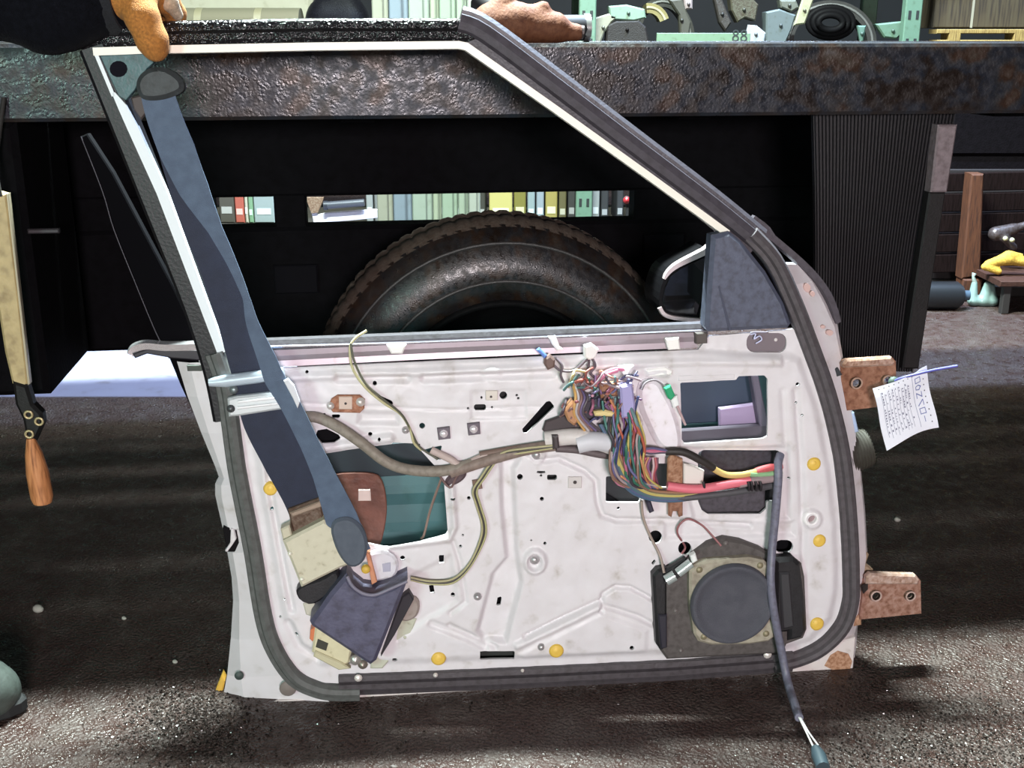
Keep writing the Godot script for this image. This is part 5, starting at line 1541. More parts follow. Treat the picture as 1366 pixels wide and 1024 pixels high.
# ---------------------------------------------------------------- tag tied to the hinge
func paper_tag() -> void:
	var o := thing("paper_tag", "creased white paper tag with printed lines tied to the upper rusty hinge", "tag", DF.xf())
	var mb := MB.new()
	var tl := DF.loc(1164, 518, 0.012)
	var tr := DF.loc(1236, 489, 0.02)
	var br := DF.loc(1254, 571, 0.03)
	var bl := DF.loc(1180, 599, 0.022)
	var n := 14
	var grid := []
	for j in n + 1:
		for i in n + 1:
			var u := float(i) / n
			var v := float(j) / n
			var p := tl.lerp(tr, u).lerp(bl.lerp(br, u), v)
			p += Vector3(0, 0, 0.006 * sin(u * 3.6 + v * 1.4) + 0.003 * sin(v * 7.0 + u * 2.0))
			p += Vector3(0.0, 0.007 * sin(u * PI), 0) * v
			if i > n - 3 and j == 0:
				p += Vector3(0, 0.002, 0)
			grid.append([p, Vector2(u, v)])
	for side in [1.0, -1.0]:
		for j in n:
			for i in n:
				var a: int = j * (n + 1) + i
				var ids := [a, a + 1, a + n + 2, a + n + 1]
				var ps := ids.map(func(k): return grid[k][0] + Vector3(0, 0, 0.0004 * side))
				var nn: Vector3 = (ps[1] - ps[0]).cross(ps[3] - ps[0]).normalized()
				if nn.z * side < 0:
					nn = -nn
				for tri in [[0, 1, 2], [0, 2, 3]]:
					var k0 := mb.v.size()
					mb.f(ps[tri[0]], ps[tri[1]], ps[tri[2]], nn)
					var flip: bool = mb.v[k0 + 1].distance_squared_to(ps[tri[1]]) > 1e-12
					for w in ([0, 2, 1] if flip else [0, 1, 2]):
						mb.uv.append(grid[ids[tri[w]]][1])
	# print: columns of ruled lines, a hand written number running down the outer edge
	var im := Image.create(256, 256, false, Image.FORMAT_RGB8)
	im.fill(Color(0.93, 0.93, 0.97))
	var r2 := RandomNumberGenerator.new()
	r2.seed = 12
	for k in 9:
		var x := 24 + k * 15
		im.fill_rect(Rect2i(x, 24 + r2.randi() % 14, 2, 190), Color(0.62, 0.62, 0.7))
		for d in 16:
			if r2.randf() < 0.55:
				im.fill_rect(Rect2i(x + 4, 26 + d * 12, 3 + r2.randi() % 4, 5 + r2.randi() % 5), Color(0.4, 0.4, 0.5))
	im.fill_rect(Rect2i(172, 10, 2, 226), Color(0.5, 0.5, 0.62))
	var glyphs := [[[0, 0], [0, 1], [1, 1], [1, 0], [0, 0]], [[0, 0.2], [0.5, 0], [1, 0.4], [0.6, 1], [0, 0.8], [0, 0.2]], [[0, 1], [0, 0], [1, 1], [1, 0]], [[0, 1], [1, 0], [1, 1]], [[0, 0], [1, 0], [1, 1], [0, 1], [0, 0]], [[0.5, 0], [0.5, 1]]]
	for g in 6:
		var pts: Array = glyphs[g]
		for k in pts.size() - 1:
			for q in 30:
				var f := q / 29.0
				im.fill_rect(Rect2i(int(186 + lerpf(pts[k][0], pts[k + 1][0], f) * 26), int(24 + g * 34 + lerpf(pts[k][1], pts[k + 1][1], f) * 22), 3, 3), Color(0.32, 0.36, 0.62))
	for g in 9:
		im.fill_rect(Rect2i(228, 14 + g * 26, 5, 5), Color(0.12, 0.12, 0.2))
		im.fill_rect(Rect2i(20 + g * 22, 8, 4, 4), Color(0.2, 0.2, 0.26))
	im.generate_mipmaps()
	var m := StandardMaterial3D.new()
	m.albedo_texture = ImageTexture.create_from_image(im)
	m.roughness = 0.7
	put("paper", mb, m, o)
	var tie := MB.new()
	tie.tube(smooth(line3(DF, [[1184, 507, -0.03], [1184, 507, -0.008], [1190, 510, 0.004], [1200, 505, 0.018], [1222, 499, 0.028], [1248, 493, 0.030], [1277, 488, 0.034]]), 5), 0.0022, 7)
	put("wire_tie", tie, mat(C(92, 92, 168), 0.45), o, "blue wire tie")
	var kn := MB.new()
	kn.ball(DF.loc(1192, 510, 0.006), Vector3(0.009, 0.010, 0.008), 10)
	put("knot", kn, mat(C(66, 82, 74), 0.6), o, "dark green knot")

# ---------------------------------------------------------------- the person holding the door
func person() -> void:
	var at := Vector3(-1.10, 0, -1.50)
	var o := thing("person", "person in dark clothes and an orange work glove holding the top of the car door", "person", Transform3D(Basis.IDENTITY, at))
	person_at = at
	var hip := Vector3(-1.10, 0.93, -1.48)
	var chest := Vector3(-1.12, 1.30, -1.48)
	var rs := Vector3(-1.12, 1.42, -1.32)
	var ls := Vector3(-1.12, 1.42, -1.62)
	var re: Vector3 = DF.world(-50, -16, 0.03)
	var rw: Vector3 = DF.world(150, -4, -0.005)
	var le := Vector3(-1.18, 1.12, -1.66)
	var lw := Vector3(-1.10, 0.88, -1.67)
	var rk := Vector3(-1.05, 0.50, -1.46)
	var lk := Vector3(-1.15, 0.50, -1.60)
	var rf := Vector3(-1.03, 0.09, -1.50)
	var lf := Vector3(-1.34, 0.09, -1.62)
	var head := Vector3(-1.08, 1.63, -1.48)
	var body := MB.new()
	var bones := []
	for b in [[hip + Vector3(0, 0, 0.08), hip - Vector3(0, 0, 0.08), 0.125, 0.125], [hip, chest, 0.13, 0.145], [rs, ls, 0.07, 0.07], [chest, Vector3(-1.11, 1.50, -1.48), 0.11, 0.055], [Vector3(-1.11, 1.46, -1.48), head, 0.055, 0.06], [rs, re, 0.052, 0.042], [re, rw, 0.042, 0.03], [ls, le, 0.052, 0.042], [le, lw, 0.042, 0.03], [lw, lw + Vector3(0.02, -0.10, 0), 0.034, 0.026], [hip + Vector3(0, -0.02, 0.09), rk, 0.085, 0.055], [rk, rf, 0.055, 0.038], [hip + Vector3(0, -0.02, -0.09), lk, 0.085, 0.055], [lk, lf, 0.055, 0.038]]:
		bones.append([pl(b[0]), pl(b[1]), b[2], b[3]])
	# head: skull, face, jaw, nose and ears in the same skin
	for b in [[head + Vector3(-0.02, 0.03, 0), head + Vector3(0.02, 0.03, 0), 0.088, 0.08, 0.03], [head + Vector3(0.03, -0.04, 0), head + Vector3(0.05, -0.085, 0), 0.058, 0.042, 0.03], [head + Vector3(0.10, 0.01, 0), head + Vector3(0.118, -0.028, 0), 0.008, 0.015, 0.012], [head + Vector3(-0.005, 0.015, 0.088), head + Vector3(-0.01, -0.02, 0.086), 0.014, 0.010, 0.01], [head + Vector3(-0.005, 0.015, -0.088), head + Vector3(-0.01, -0.02, -0.086), 0.014, 0.010, 0.01], [head + Vector3(0.088, -0.062, 0.018), head + Vector3(0.088, -0.062, -0.018), 0.009, 0.009, 0.008]]:
		bones.append([pl(b[0]), pl(b[1]), b[2], b[3], b[4]])
	nets(bones, 0.014, 0.04, body)
	put("body", body, mat(C(196, 150, 124), 0.55), o)
	var hair := MB.new()
	nets([[pl(head + Vector3(-0.035, 0.05, 0)), pl(head + Vector3(0.015, 0.07, 0)), 0.088, 0.075]], 0.014, 0.02, hair)
	put("hair", hair, mat(C(34, 28, 26), 0.8), o)
	for s in [-1, 1]:
		var ey := MB.new()
		ey.ball(pl(head + Vector3(0.092, 0.015, 0.032 * s)), Vector3(0.011, 0.011, 0.013), 10)
		put("eye", ey, mat(C(60, 46, 40), 0.2), o)
	var dark := mat(C(16, 17, 24), 0.9, 0.0, "cloth", 6.0)
	var jk := MB.new()
	var jb := []
	for b in [[hip + Vector3(0, 0.02, 0.09), hip + Vector3(0, 0.02, -0.09), 0.155, 0.155], [hip, chest, 0.165, 0.18], [rs, ls, 0.095, 0.095], [chest, Vector3(-1.11, 1.47, -1.48), 0.13, 0.08], [rs, re, 0.085, 0.062], [ls, le, 0.085, 0.07], [le, lw, 0.07, 0.055],
			[re, DF.world(30, -14, 0.01), 0.06, 0.052], [DF.world(30, -14, 0.01), DF.world(100, -6, -0.0), 0.052, 0.056], [DF.world(100, -6, 0.0), DF.world(140, -6, -0.01), 0.056, 0.048], [DF.world(44, 20, 0.01), DF.world(60, 28, 0.015), 0.034, 0.042]]:
		jb.append([pl(b[0]), pl(b[1]), b[2], b[3]])
	nets(jb, 0.012, 0.035, jk)
	put("jacket", jk, dark, o, "dark padded work jacket")
	var cf := MB.new()
	cf.tube([pw(134, -8, -0.01), pw(142, -8, -0.01), pw(158, -8, -0.005), pw(164, -8, -0.004)], [0.052, 0.056, 0.056, 0.05], 18)
	put("cuff", cf, mat(C(30, 30, 38), 0.9, 0.0, "cloth", 8.0), o)
	var tb := MB.new()
	var tbn := []
	for b in [[hip + Vector3(0, 0, 0.07), hip - Vector3(0, 0, 0.07), 0.14, 0.14], [hip + Vector3(0, -0.02, 0.09), rk, 0.10, 0.075], [rk, rf + Vector3(0, 0.02, 0), 0.075, 0.07], [hip + Vector3(0, -0.02, -0.09), lk, 0.10, 0.075], [lk, lf + Vector3(0, 0.02, 0), 0.075, 0.07]]:
		tbn.append([pl(b[0]), pl(b[1]), b[2], b[3]])
	nets(tbn, 0.014, 0.03, tb)
	put("trousers", tb, mat(C(22, 22, 30), 0.85, 0.0, "cloth", 6.0), o)
	# gloved right hand: thumb hooked down the near side of the rail, four fingers over the far side
	var gl := MB.new()
	var gb := []
	for b in [
			[[148, -8, -0.004], [172, -12, 0.0], 0.040, 0.036], [[172, -14, 0.006], [206, -12, -0.012], 0.030, 0.026], [[168, -6, 0.012], [182, -2, 0.02], 0.030, 0.026],
			# thumb
			[[178, 0, 0.022], [190, 24, 0.036], 0.0235, 0.021], [[190, 24, 0.036], [203, 54, 0.036], 0.021, 0.0195], [[203, 54, 0.036], [208, 66, 0.031], 0.0195, 0.016],
			# fingers hooked over the far side of the rail
			[[208, -12, -0.01], [222, 2, -0.022], 0.018, 0.0155], [[222, 2, -0.022], [234, 18, -0.038], 0.0155, 0.013], [[234, 18, -0.040], [236, 44, -0.052], 0.013, 0.011],
			[[200, -16, -0.02], [206, -6, -0.055], 0.0155, 0.014], [[206, -6, -0.055], [210, 24, -0.062], 0.014, 0.013], [[210, 24, -0.062], [211, 50, -0.054], 0.013, 0.011],
			[[186, -16, -0.02], [186, -6, -0.055], 0.0155, 0.014], [[186, -6, -0.055], [188, 26, -0.064], 0.014, 0.013], [[188, 26, -0.064], [189, 50, -0.056], 0.013, 0.011],
			[[170, -14, -0.02], [166, -4, -0.050], 0.0145, 0.013], [[166, -4, -0.050], [166, 22, -0.060], 0.013, 0.012], [[166, 22, -0.060], [167, 42, -0.055], 0.012, 0.010]]:
		gb.append([pw(b[0][0], b[0][1], b[0][2]), pw(b[1][0], b[1][1], b[1][2]), b[2], b[3]])
	nets(gb, 0.0035, 0.011, gl)
	put("glove", gl, mat(C(206, 134, 60), 0.85, 0.0, "cloth", 12.0), o, "orange work glove")
	# pale worn patch along the index finger
	var ix := MB.new()
	nets([[pw(214, -8, -0.004), pw(225, 2, -0.010), 0.013, 0.012], [pw(225, 2, -0.010), pw(237, 20, -0.028), 0.012, 0.008]], 0.003, 0.006, ix)
	put("glove_patch", ix, mat(C(232, 206, 176), 0.8, 0.0, "cloth", 12.0), o, "pale worn fingertip of the glove")
	# shoes
	var toe := ground(30, 948)
	for sh in [[toe + Vector3(0.0, 0, 0.0), rf], [lf + Vector3(0.23, 0, 0.06), lf]]:
		var tp: Vector3 = sh[0]
		var an: Vector3 = sh[1]
		var hl := Vector3(an.x - 0.045, 0, an.z)
		tp.y = 0.0
		var dirv := (tp - hl).normalized()
		var ends := tp - dirv * 0.048
		var up := MB.new()
		var sb := []
		for b in [[hl + Vector3(0, 0.055, 0), hl + Vector3(0, 0.10, 0), 0.038, 0.042], [hl + Vector3(0, 0.055, 0) + dirv * 0.04, ends + Vector3(0, 0.045, 0), 0.040, 0.042], [hl + Vector3(0, 0.10, 0) + dirv * 0.03, ends + Vector3(0, 0.05, 0) - dirv * 0.05, 0.044, 0.036], [ends + Vector3(0, 0.042, 0), ends + Vector3(0, 0.036, 0) + dirv * 0.012, 0.043, 0.036]]:
			sb.append([pl(b[0]), pl(b[1]), b[2], b[3]])
		nets(sb, 0.006, 0.02, up)
		var shoe := put("shoe", up, mat(C(74, 82, 78), 0.45, 0.0, "rubber", 6.0), o, "grey trainer")
		var so := MB.new()
		var side := dirv.cross(Vector3.UP)
		var outl := PackedVector2Array()
		for k in 24:
			var a := TAU * k / 24.0
			var ln := hl.distance_to(tp)
			var rr := Vector2(cos(a) * ln * 0.53, sin(a) * 0.049)
			outl.append(rr)
		so.x = Transform3D(Basis(dirv, side, Vector3.UP), pl((hl + tp) * 0.5)) if dirv.cross(side).y > 0 else Transform3D(Basis(dirv, -side, Vector3.UP), pl((hl + tp) * 0.5))
		so.prism(outl, 0.002, 0.026, 0.004, true)
		put("sole", so, mat(C(26, 26, 28), 0.7), shoe, "black rubber sole")

# ---------------------------------------------------------------- long tool hanging at the end of the truck
func hung_tool() -> void:
	var f := Fr.new()
	f.eye = EYE
	f.cb = cam_b
	f.b = TF.b
	f.o = TF.o
	var o := thing("hand_tool", "long worn hand tool with yellowed blade, riveted black socket and wooden handle beside the truck", "tool", f.xf())
	var z := 0.075
	plate("blade", f, [[-20, 250], [9, 258], [13, 290], [26, 400], [36, 490], [38, 512], [30, 520], [16, 512], [6, 470], [-8, 380]], z, 0.012, mat(C(200, 178, 130), 0.5, 0.0, "rubber", 3.0), o, 0.004, "yellowed long blade")
	plate("blade_edge", f, [[8, 258], [11, 258], [40, 512], [37, 514]], z + 0.002, 0.012, mat(C(196, 184, 160), 0.35, 0.3), o, 0.001)
	plate("socket", f, [[16, 508], [36, 514], [44, 540], [56, 552], [58, 566], [46, 592], [36, 594], [30, 560], [20, 540]], z + 0.004, 0.022, mat(C(32, 30, 30), 0.5, 0.3, "rubber", 8.0), o, 0.005, "black socket")
	for c in [[38, 553], [52, 562], [39, 579]]:
		var rg := MB.new()
		var ctr := f.loc(c[0], c[1], z + 0.006)
		var pts := []
		for i in 17:
			pts.append(ctr + Vector3(cos(TAU * i / 16.0), sin(TAU * i / 16.0), 0) * 0.006)
		rg.tube(pts, 0.0022, 6, false)
		put("rivet", rg, mat(C(190, 172, 130), 0.35, 0.4), o, "brassy ring rivet")
	var hd := MB.new()
	hd.tube(line3(f, [[41, 584, z], [45, 604, z], [50, 630, z], [56, 662, z], [57, 670, z]]), [0.007, 0.014, 0.0185, 0.0185, 0.015], 14)
	put("handle", hd, mat(C(216, 152, 104), 0.55, 0.0, "wood", 3.0), o, "worn wooden handle")
	var hk := MB.new()
	hk.tube([f.loc(0, 262, z), f.loc(-4, 240, z), f.loc(-4, 200, z - 0.05), Vector3(f.loc(-4, 200, z).x, f.loc(0, 130, 0).y, 0.006)], 0.004, 6)
	put("hanging_cord", hk, mat(C(40, 38, 36), 0.8), o)

func pl(p: Vector3) -> Vector3:
	return p - person_at

func pw(px: float, py: float, n: float) -> Vector3:
	return DF.world(px, py, n) - person_at

# ---------------------------------------------------------------- what stands beyond the truck
func background() -> void:
	var f := Fr.new()
	f.eye = EYE
	f.cb = cam_b
	f.b = Basis.IDENTITY
	f.o = Vector3(0, 0, -4.9)
	rack(f)
	upper_goods(f)
	lower_goods(f)
	side_goods()
	on_bed()

func rack(f: Fr) -> void:
	var green := mat(C(87, 114, 96), 0.5, 0.1, "paint", 4.0)
	var o := thing("storage_rack", "pale green slotted steel storage rack along the far side of the hall", "rack", f.xf())
	var shelf_y := f.loc(600, 60, 0).y
	var low_y := f.loc(600, 300, 0).y
	for x in [783.0, 1214.0, -150.0]:
		for z in [0.0, -0.6]:
			var up := MB.new()
			var c := f.loc(x, 40, 0.0)
			up.box(Vector3(c.x, 0.95, z), Vector3(0.07, 1.9, 0.05), 0.004)
			var u := put("upright", up, green, o)
			if z == 0.0:
				for k in 10:
					for s in [-0.016, 0.016]:
						var sl := MB.new()
						sl.box(Vector3(c.x + s, 0.2 + k * 0.11 + 0.03, 0.0255), Vector3(0.012, 0.035, 0.002), 0.0005)
						put("slot", sl, mat(C(18, 24, 22), 0.7), u)
	for y in [shelf_y, low_y, shelf_y + 0.55]:
		for z in [0.0, -0.6]:
			var bm := MB.new()
			bm.box(Vector3(-0.13, y - 0.025, z), Vector3(3.92, 0.05, 0.04), 0.004)
			put("beam", bm, green, o)
		var dk := MB.new()
		dk.box(Vector3(-0.13, y - 0.012, -0.3), Vector3(3.92, 0.02, 0.56), 0.003)
		put("shelf_board", dk, mat(C(53, 51, 45), 0.8, 0.0, "wood", 2.0), o)
	var bb := MB.new()
	var l0 := f.loc(876, 44, 0.025)
	var l1 := f.loc(1000, 58, 0.025)
	bb.box((l0 + l1) / 2, Vector3(l1.x - l0.x, l0.y - l1.y, 0.012), 0.002)
	put("beam_plate", bb, mat(C(92, 116, 92), 0.5, 0.0, "paint", 5.0), o)
	for k in 2:   # dark stencilled figures on the beam
		var tm := TextMesh.new()
		tm.text = "8"
		tm.font_size = 32
		tm.pixel_size = 0.0019
		tm.depth = 0.002
		var sf := SystemFont.new()
		sf.font_names = PackedStringArray(["Droid Sans"])
		tm.font = sf
		tm.material = mat(C(24, 31, 31), 0.7)
		var ti := MeshInstance3D.new()
		ti.mesh = tm
		ti.name = "stencil_figure"
		o.add_child(ti, true)
		ti.position = f.loc(981 + k * 11, 48, 0.032)

func upper_goods(f: Fr) -> void:
	var sy := f.loc(600, 60, 0).y
	# stack of pale sheet panels leaning behind the truck
	var cols := [C(120, 122, 109), C(98, 110, 120), C(120, 131, 120), C(126, 134, 116), C(116, 131, 114), C(120, 131, 116), C(130, 135, 126)]
	var xs := [[492, 514], [515, 541], [542, 570], [571, 583], [584, 606], [607, 621], [622, 638]]
	var names := ["cream sheet panel at the near end of the pale upright panels", "bluish sheet panel next to the cream one among the upright panels", "wide pale green sheet panel third among the upright panels", "narrow yellowish sheet panel in the middle of the upright panels", "wide green white sheet panel beyond the narrow yellowish one", "slim pale sheet panel last but one in the upright panels", "whitish sheet panel at the end next to the rusty part"]
	var pf := Fr.new()
	pf.eye = EYE
	pf.cb = cam_b
	pf.b = Basis.IDENTITY
	pf.o = Vector3(0, 0, -3.6)
	for k in 7:
		var a := pf.loc(xs[k][0], 20, 0)
		var b := pf.loc(xs[k][1], 20, 0)
		var o := thing("sheet_panel", names[k], "panel", Transform3D(Basis(Vector3.RIGHT, deg_to_rad(-4.0)), Vector3((a.x + b.x) / 2, 0, -3.6)), "pale sheet panels standing behind the truck")
		var mb := MB.new()
		var w := b.x - a.x
		mb.prism(PackedVector2Array([Vector2(-w / 2, 0), Vector2(w / 2, 0), Vector2(w / 2, 1.45), Vector2(-w / 2, 1.45)]), -0.03 - 0.004 * (k % 3), 0.0 - 0.006 * (k % 2), 0.004)
		put("sheet", mb, mat(cols[k], 0.5, 0.0, "paint", 2.0), o)
		var rb := MB.new()
		rb.box(Vector3(w * 0.22, 0.72, 0.002), Vector3(0.004, 1.42, 0.006), 0.001)
		put("fold", rb, mat(cols[k].darkened(0.25), 0.5), o)
	# long cardboard roll and pale board
	var rl := thing("cardboard_roll", "long olive brown cardboard roll lying across behind the raised door", "roll", f.xf())
	var rm := MB.new()
	var c0 := Vector3(f.loc(205, 30, -0.13).x, sy + 0.075, -0.13)
	var c1 := Vector3(f.loc(402, 30, -0.13).x, sy + 0.075, -0.13)
	rm.tube([c0, c1], 0.075, 24)
	put("roll_body", rm, mat(C(69, 64, 45), 0.8), rl)
	var sp := MB.new()
	sp.tube([c0 - Vector3(0.01, 0, 0), c0 + Vector3(0.002, 0, 0)], 0.03, 16)
	put("roll_core", sp, mat(C(43, 38, 28), 0.8), rl)
	for k in 2:
		var bn := MB.new()
		var bx: float = lerpf(c0.x, c1.x, 0.3 + 0.4 * k)
		bn.tube([Vector3(bx, c0.y, c0.z), Vector3(bx + 0.03, c0.y, c0.z)], 0.0758, 24, false)
		put("tape_band", bn, mat(C(92, 86, 64), 0.5), rl)
	var bd := thing("cream_board", "long cream board with rounded edge on the rack behind the cardboard roll", "board", f.xf())
	var bm := MB.new()
	var b0 := f.loc(200, 4, 0.05)
	var b1 := f.loc(400, 4, 0.05)
	bm.box(Vector3((b0.x + b1.x) / 2, sy + 0.115, -0.4), Vector3(b1.x - b0.x, 0.23, 0.28), 0.02)
	put("board_body", bm, mat(C(135, 132, 116), 0.6, 0.0, "paint", 2.0), bd)
	var bag := thing("black_bag", "rounded black bag between the cardboard roll and the pale sheet panels", "bag", Transform3D(Basis.IDENTITY, f.o))
	var gm := MB.new()
	var g0 := f.loc(450, 6, -0.2)
	nets([[Vector3(g0.x - 0.05, sy + 0.10, -0.2), Vector3(g0.x + 0.05, sy + 0.10, -0.2), 0.09, 0.09], [Vector3(g0.x - 0.03, sy + 0.13, -0.2), Vector3(g0.x + 0.03, sy + 0.16, -0.2), 0.07, 0.06]], 0.014, 0.04, gm)
	put("bag_body", gm, mat(C(16, 15, 21), 0.5, 0.0, "cloth", 5.0), bag)
	var gh := MB.new()
	gh.tube(smooth([Vector3(g0.x - 0.06, sy + 0.17, -0.2), Vector3(g0.x - 0.05, sy + 0.26, -0.2), Vector3(g0.x + 0.05, sy + 0.26, -0.2), Vector3(g0.x + 0.06, sy + 0.17, -0.2)], 5), 0.009, 6)
	put("bag_handle", gh, mat(C(12, 12, 16), 0.6), bag)
	# parts lying on the upper shelf
	var lin := [
		["cream curved bracket beside the first green upright", C(126, 124, 108), [[786, 26], [812, 18], [826, 22], [816, 30], [806, 44], [801, 58], [786, 58]], 0.06],
		["pale green sheet metal housing above the cream bracket", C(105, 125, 109), [[812, 8], [836, 6], [860, 12], [862, 24], [846, 28], [814, 26]], 0.1],
		["dark brown lumpy casting under the pale green housing", C(27, 22, 20), [[810, 34], [822, 28], [852, 27], [862, 36], [866, 57], [808, 57]], 0.09],
		["pale angular tag shaped plate leaning on the green beam", C(138, 142, 145), [[998, 33], [1010, 34], [1022, 44], [1020, 58], [992, 58]], 0.01],
		["grey blue crumpled cover beside the large wheel arch", C(78, 86, 86), [[1022, 16], [1040, 12], [1062, 20], [1056, 40], [1048, 58], [1022, 58]], 0.08],
		["grey round pan above the crumpled cover", C(83, 85, 75), [[1040, 0], [1062, 0], [1066, 10], [1056, 16], [1042, 10]], 0.06],
		["cream flat bar sticking up beside the large wheel arch", C(138, 136, 108), [[1072, -6], [1088, -6], [1074, 32], [1059, 34]], 0.012],
		["olive grey post shaped part standing before the pink bottle", C(56, 54, 45), [[893, 0], [910, -2], [922, 30], [918, 57], [908, 57], [906, 20]], 0.05],
		["dark grey bent pipe piece behind the pale tag", C(51, 49, 47), [[952, -4], [962, -4], [976, 30], [968, 42], [960, 30]], 0.05],
		["grey green rough casting in the middle of the upper shelf", C(69, 69, 56), [[974, -4], [1000, -6], [1012, 6], [1008, 28], [994, 24], [984, 30], [976, 14]], 0.08],
		["small white block standing under the green beam end", C(135, 122, 120), [[912, -2], [924, -2], [924, 12], [914, 13]], 0.03],
		["pale green cross brace between wheel arch and green upright", C(80, 104, 86), [[1168, 32], [1206, 28], [1206, 44], [1196, 52], [1180, 50]], 0.04],
		["teal triangular gusset beside the large wheel arch", C(77, 103, 92), [[1144, 34], [1156, 34], [1152, 56], [1148, 56]], 0.02],
	]
	for k in lin.size():
		var e = lin[k]
		var o := thing(["curved_bracket", "metal_housing", "lumpy_casting", "pale_plate", "crumpled_cover", "round_pan", "flat_bar", "post_part", "bent_pipe", "rough_casting", "white_block", "cross_brace", "gusset"][k], e[0], "car part", f.xf())
		plate("part_body", f, e[2], -0.05, e[3], mat(e[1], 0.6, 0.1, "rust" if k in [2, 8, 9] else "paint", 6.0), o, 0.006)
		# a bolt head or rib gives each its working side
		var c := Vector2.ZERO
		for p in e[2]:
			c += Vector2(p[0], p[1])
		c /= e[2].size()
		knob("bolt_head", f, c.x, c.y, -0.05, [Vector2(0, 0.008), Vector2(0.006, 0.008), Vector2(0.008, 0.0)], mat(e[1].darkened(0.35), 0.5, 0.3), o, 8)
	# wheel arch liners
	var arches := [[884, 55, 38, 53, C(36, 36, 31), "slim grey green arch liner standing on the upper shelf", -0.3], [1108, 56, 56, 50, C(50, 49, 49), "large grey wheel arch liner over a dark opening on the upper shelf", -0.24], [866, 34, 22, 24, C(120, 110, 71), "short cream curved strip against the slim arch liner", -0.14]]
	for a in arches:
		var o := thing("arch_liner", a[5], "car part", f.xf())
		var mb := MB.new()
		var pts := []
		for i in 21:
			var an := PI * (i / 20.0)
			if a[2] < 30:
				an = PI * (0.1 + 0.45 * i / 20.0)
			pts.append(f.loc(a[0] + a[2] * cos(an), a[1] - a[3] * sin(an), a[6]))
		mb.sweep(pts, [Vector2(-0.018, -0.14), Vector2(-0.022, 0.0), Vector2(0.018, 0.0), Vector2(0.012, -0.14)], Vector3(0, 0, 1))
		put("liner", mb, mat(a[4], 0.55, 0.0, "paint", 5.0), o)
		var lp := MB.new()
		lp.tube(pts, 0.006, 6)
		put("rolled_edge", lp, mat(a[4].lightened(0.25), 0.5), o)
	var dk := thing("rubber_hose_coil", "coiled black hose inside the large wheel arch liner", "hose", f.xf())
	for k in 3:
		var hb := MB.new()
		var pts := []
		for i in 25:
			var an := TAU * i / 24.0
			pts.append(f.loc(1108 + (30 - k * 7) * cos(an), 30 - (20 - k * 5) * sin(an), -0.22 + 0.02 * k))
		hb.tube(pts, 0.014, 8, false)
		put("coil", hb, mat(C(15, 14, 16), 0.6), dk)
	# wooden pallet and brown carton at the far end of the rack
	var pal := thing("wooden_pallet", "yellow wooden pallet standing high at the end of the green rack", "pallet", f.xf())
	var pw := mat(C(150, 132, 78), 0.7, 0.0, "wood", 2.0)
	for z in [-0.1, -0.42]:
		for y in [42.0, 56.0]:
			var a := f.loc(1244, y, z)
			var s := MB.new()
			s.box(Vector3(a.x + 0.45, a.y, z), Vector3(0.9, 0.018, 0.1), 0.003)
			put("slat", s, pw, pal)
		for x in [1268.0, 1354.0, 1440.0]:
			var a := f.loc(x, 49, z)
			var s := MB.new()
			s.box(a, Vector3(0.05, 0.034, 0.1), 0.003)
			put("block", s, pw, pal)
	var st := thing("pallet_stack_base", "dark steel cabinet below the yellow wooden pallet", "cabinet", f.xf())
	var sb := MB.new()
	var p0 := f.loc(1240, 60, -0.08)
	p0.x += 0.07
	sb.box(Vector3(p0.x + 0.5, p0.y * 0.5 - 0.004, -0.26), Vector3(1.0, p0.y - 0.02, 0.5), 0.01)
	put("cabinet_body", sb, mat(C(15, 11, 14), 0.7, 0.0, "rubber", 3.0), st)
	for k in 2:
		var dr := MB.new()
		dr.box(Vector3(p0.x + 0.26 + 0.48 * k, p0.y * 0.75, -0.005), Vector3(0.44, p0.y * 0.4, 0.012), 0.003)
		var d := put("door", dr, mat(C(15, 11, 14), 0.7, 0.0, "rubber", 3.0), st)
		var hn := MB.new()
		hn.box(Vector3(p0.x + 0.44 + 0.12 * k, p0.y * 0.75, 0.008), Vector3(0.015, 0.09, 0.014), 0.003)
		put("handle", hn, mat(C(55, 51, 49), 0.4, 0.5), d)
	var ct := thing("brown_carton", "dull brown carton standing on the yellow wooden pallet", "carton", f.xf())
	var cb := MB.new()
	var q0 := f.loc(1246, 37, -0.1)
	var q1 := f.loc(1400, 37, -0.1)
	cb.box(Vector3((q0.x + q1.x) / 2, q0.y + 0.2, -0.26), Vector3(q1.x - q0.x, 0.4, 0.3), 0.004)
	put("carton_body", cb, mat(C(64, 56, 37), 0.8, 0.0, "wood", 1.0), ct)
	var tp := MB.new()
	tp.box(Vector3(q0.x + 0.16, q0.y + 0.2, -0.109), Vector3(0.01, 0.4, 0.002))
	put("carton_seam", tp, mat(C(131, 126, 110), 0.5), ct)

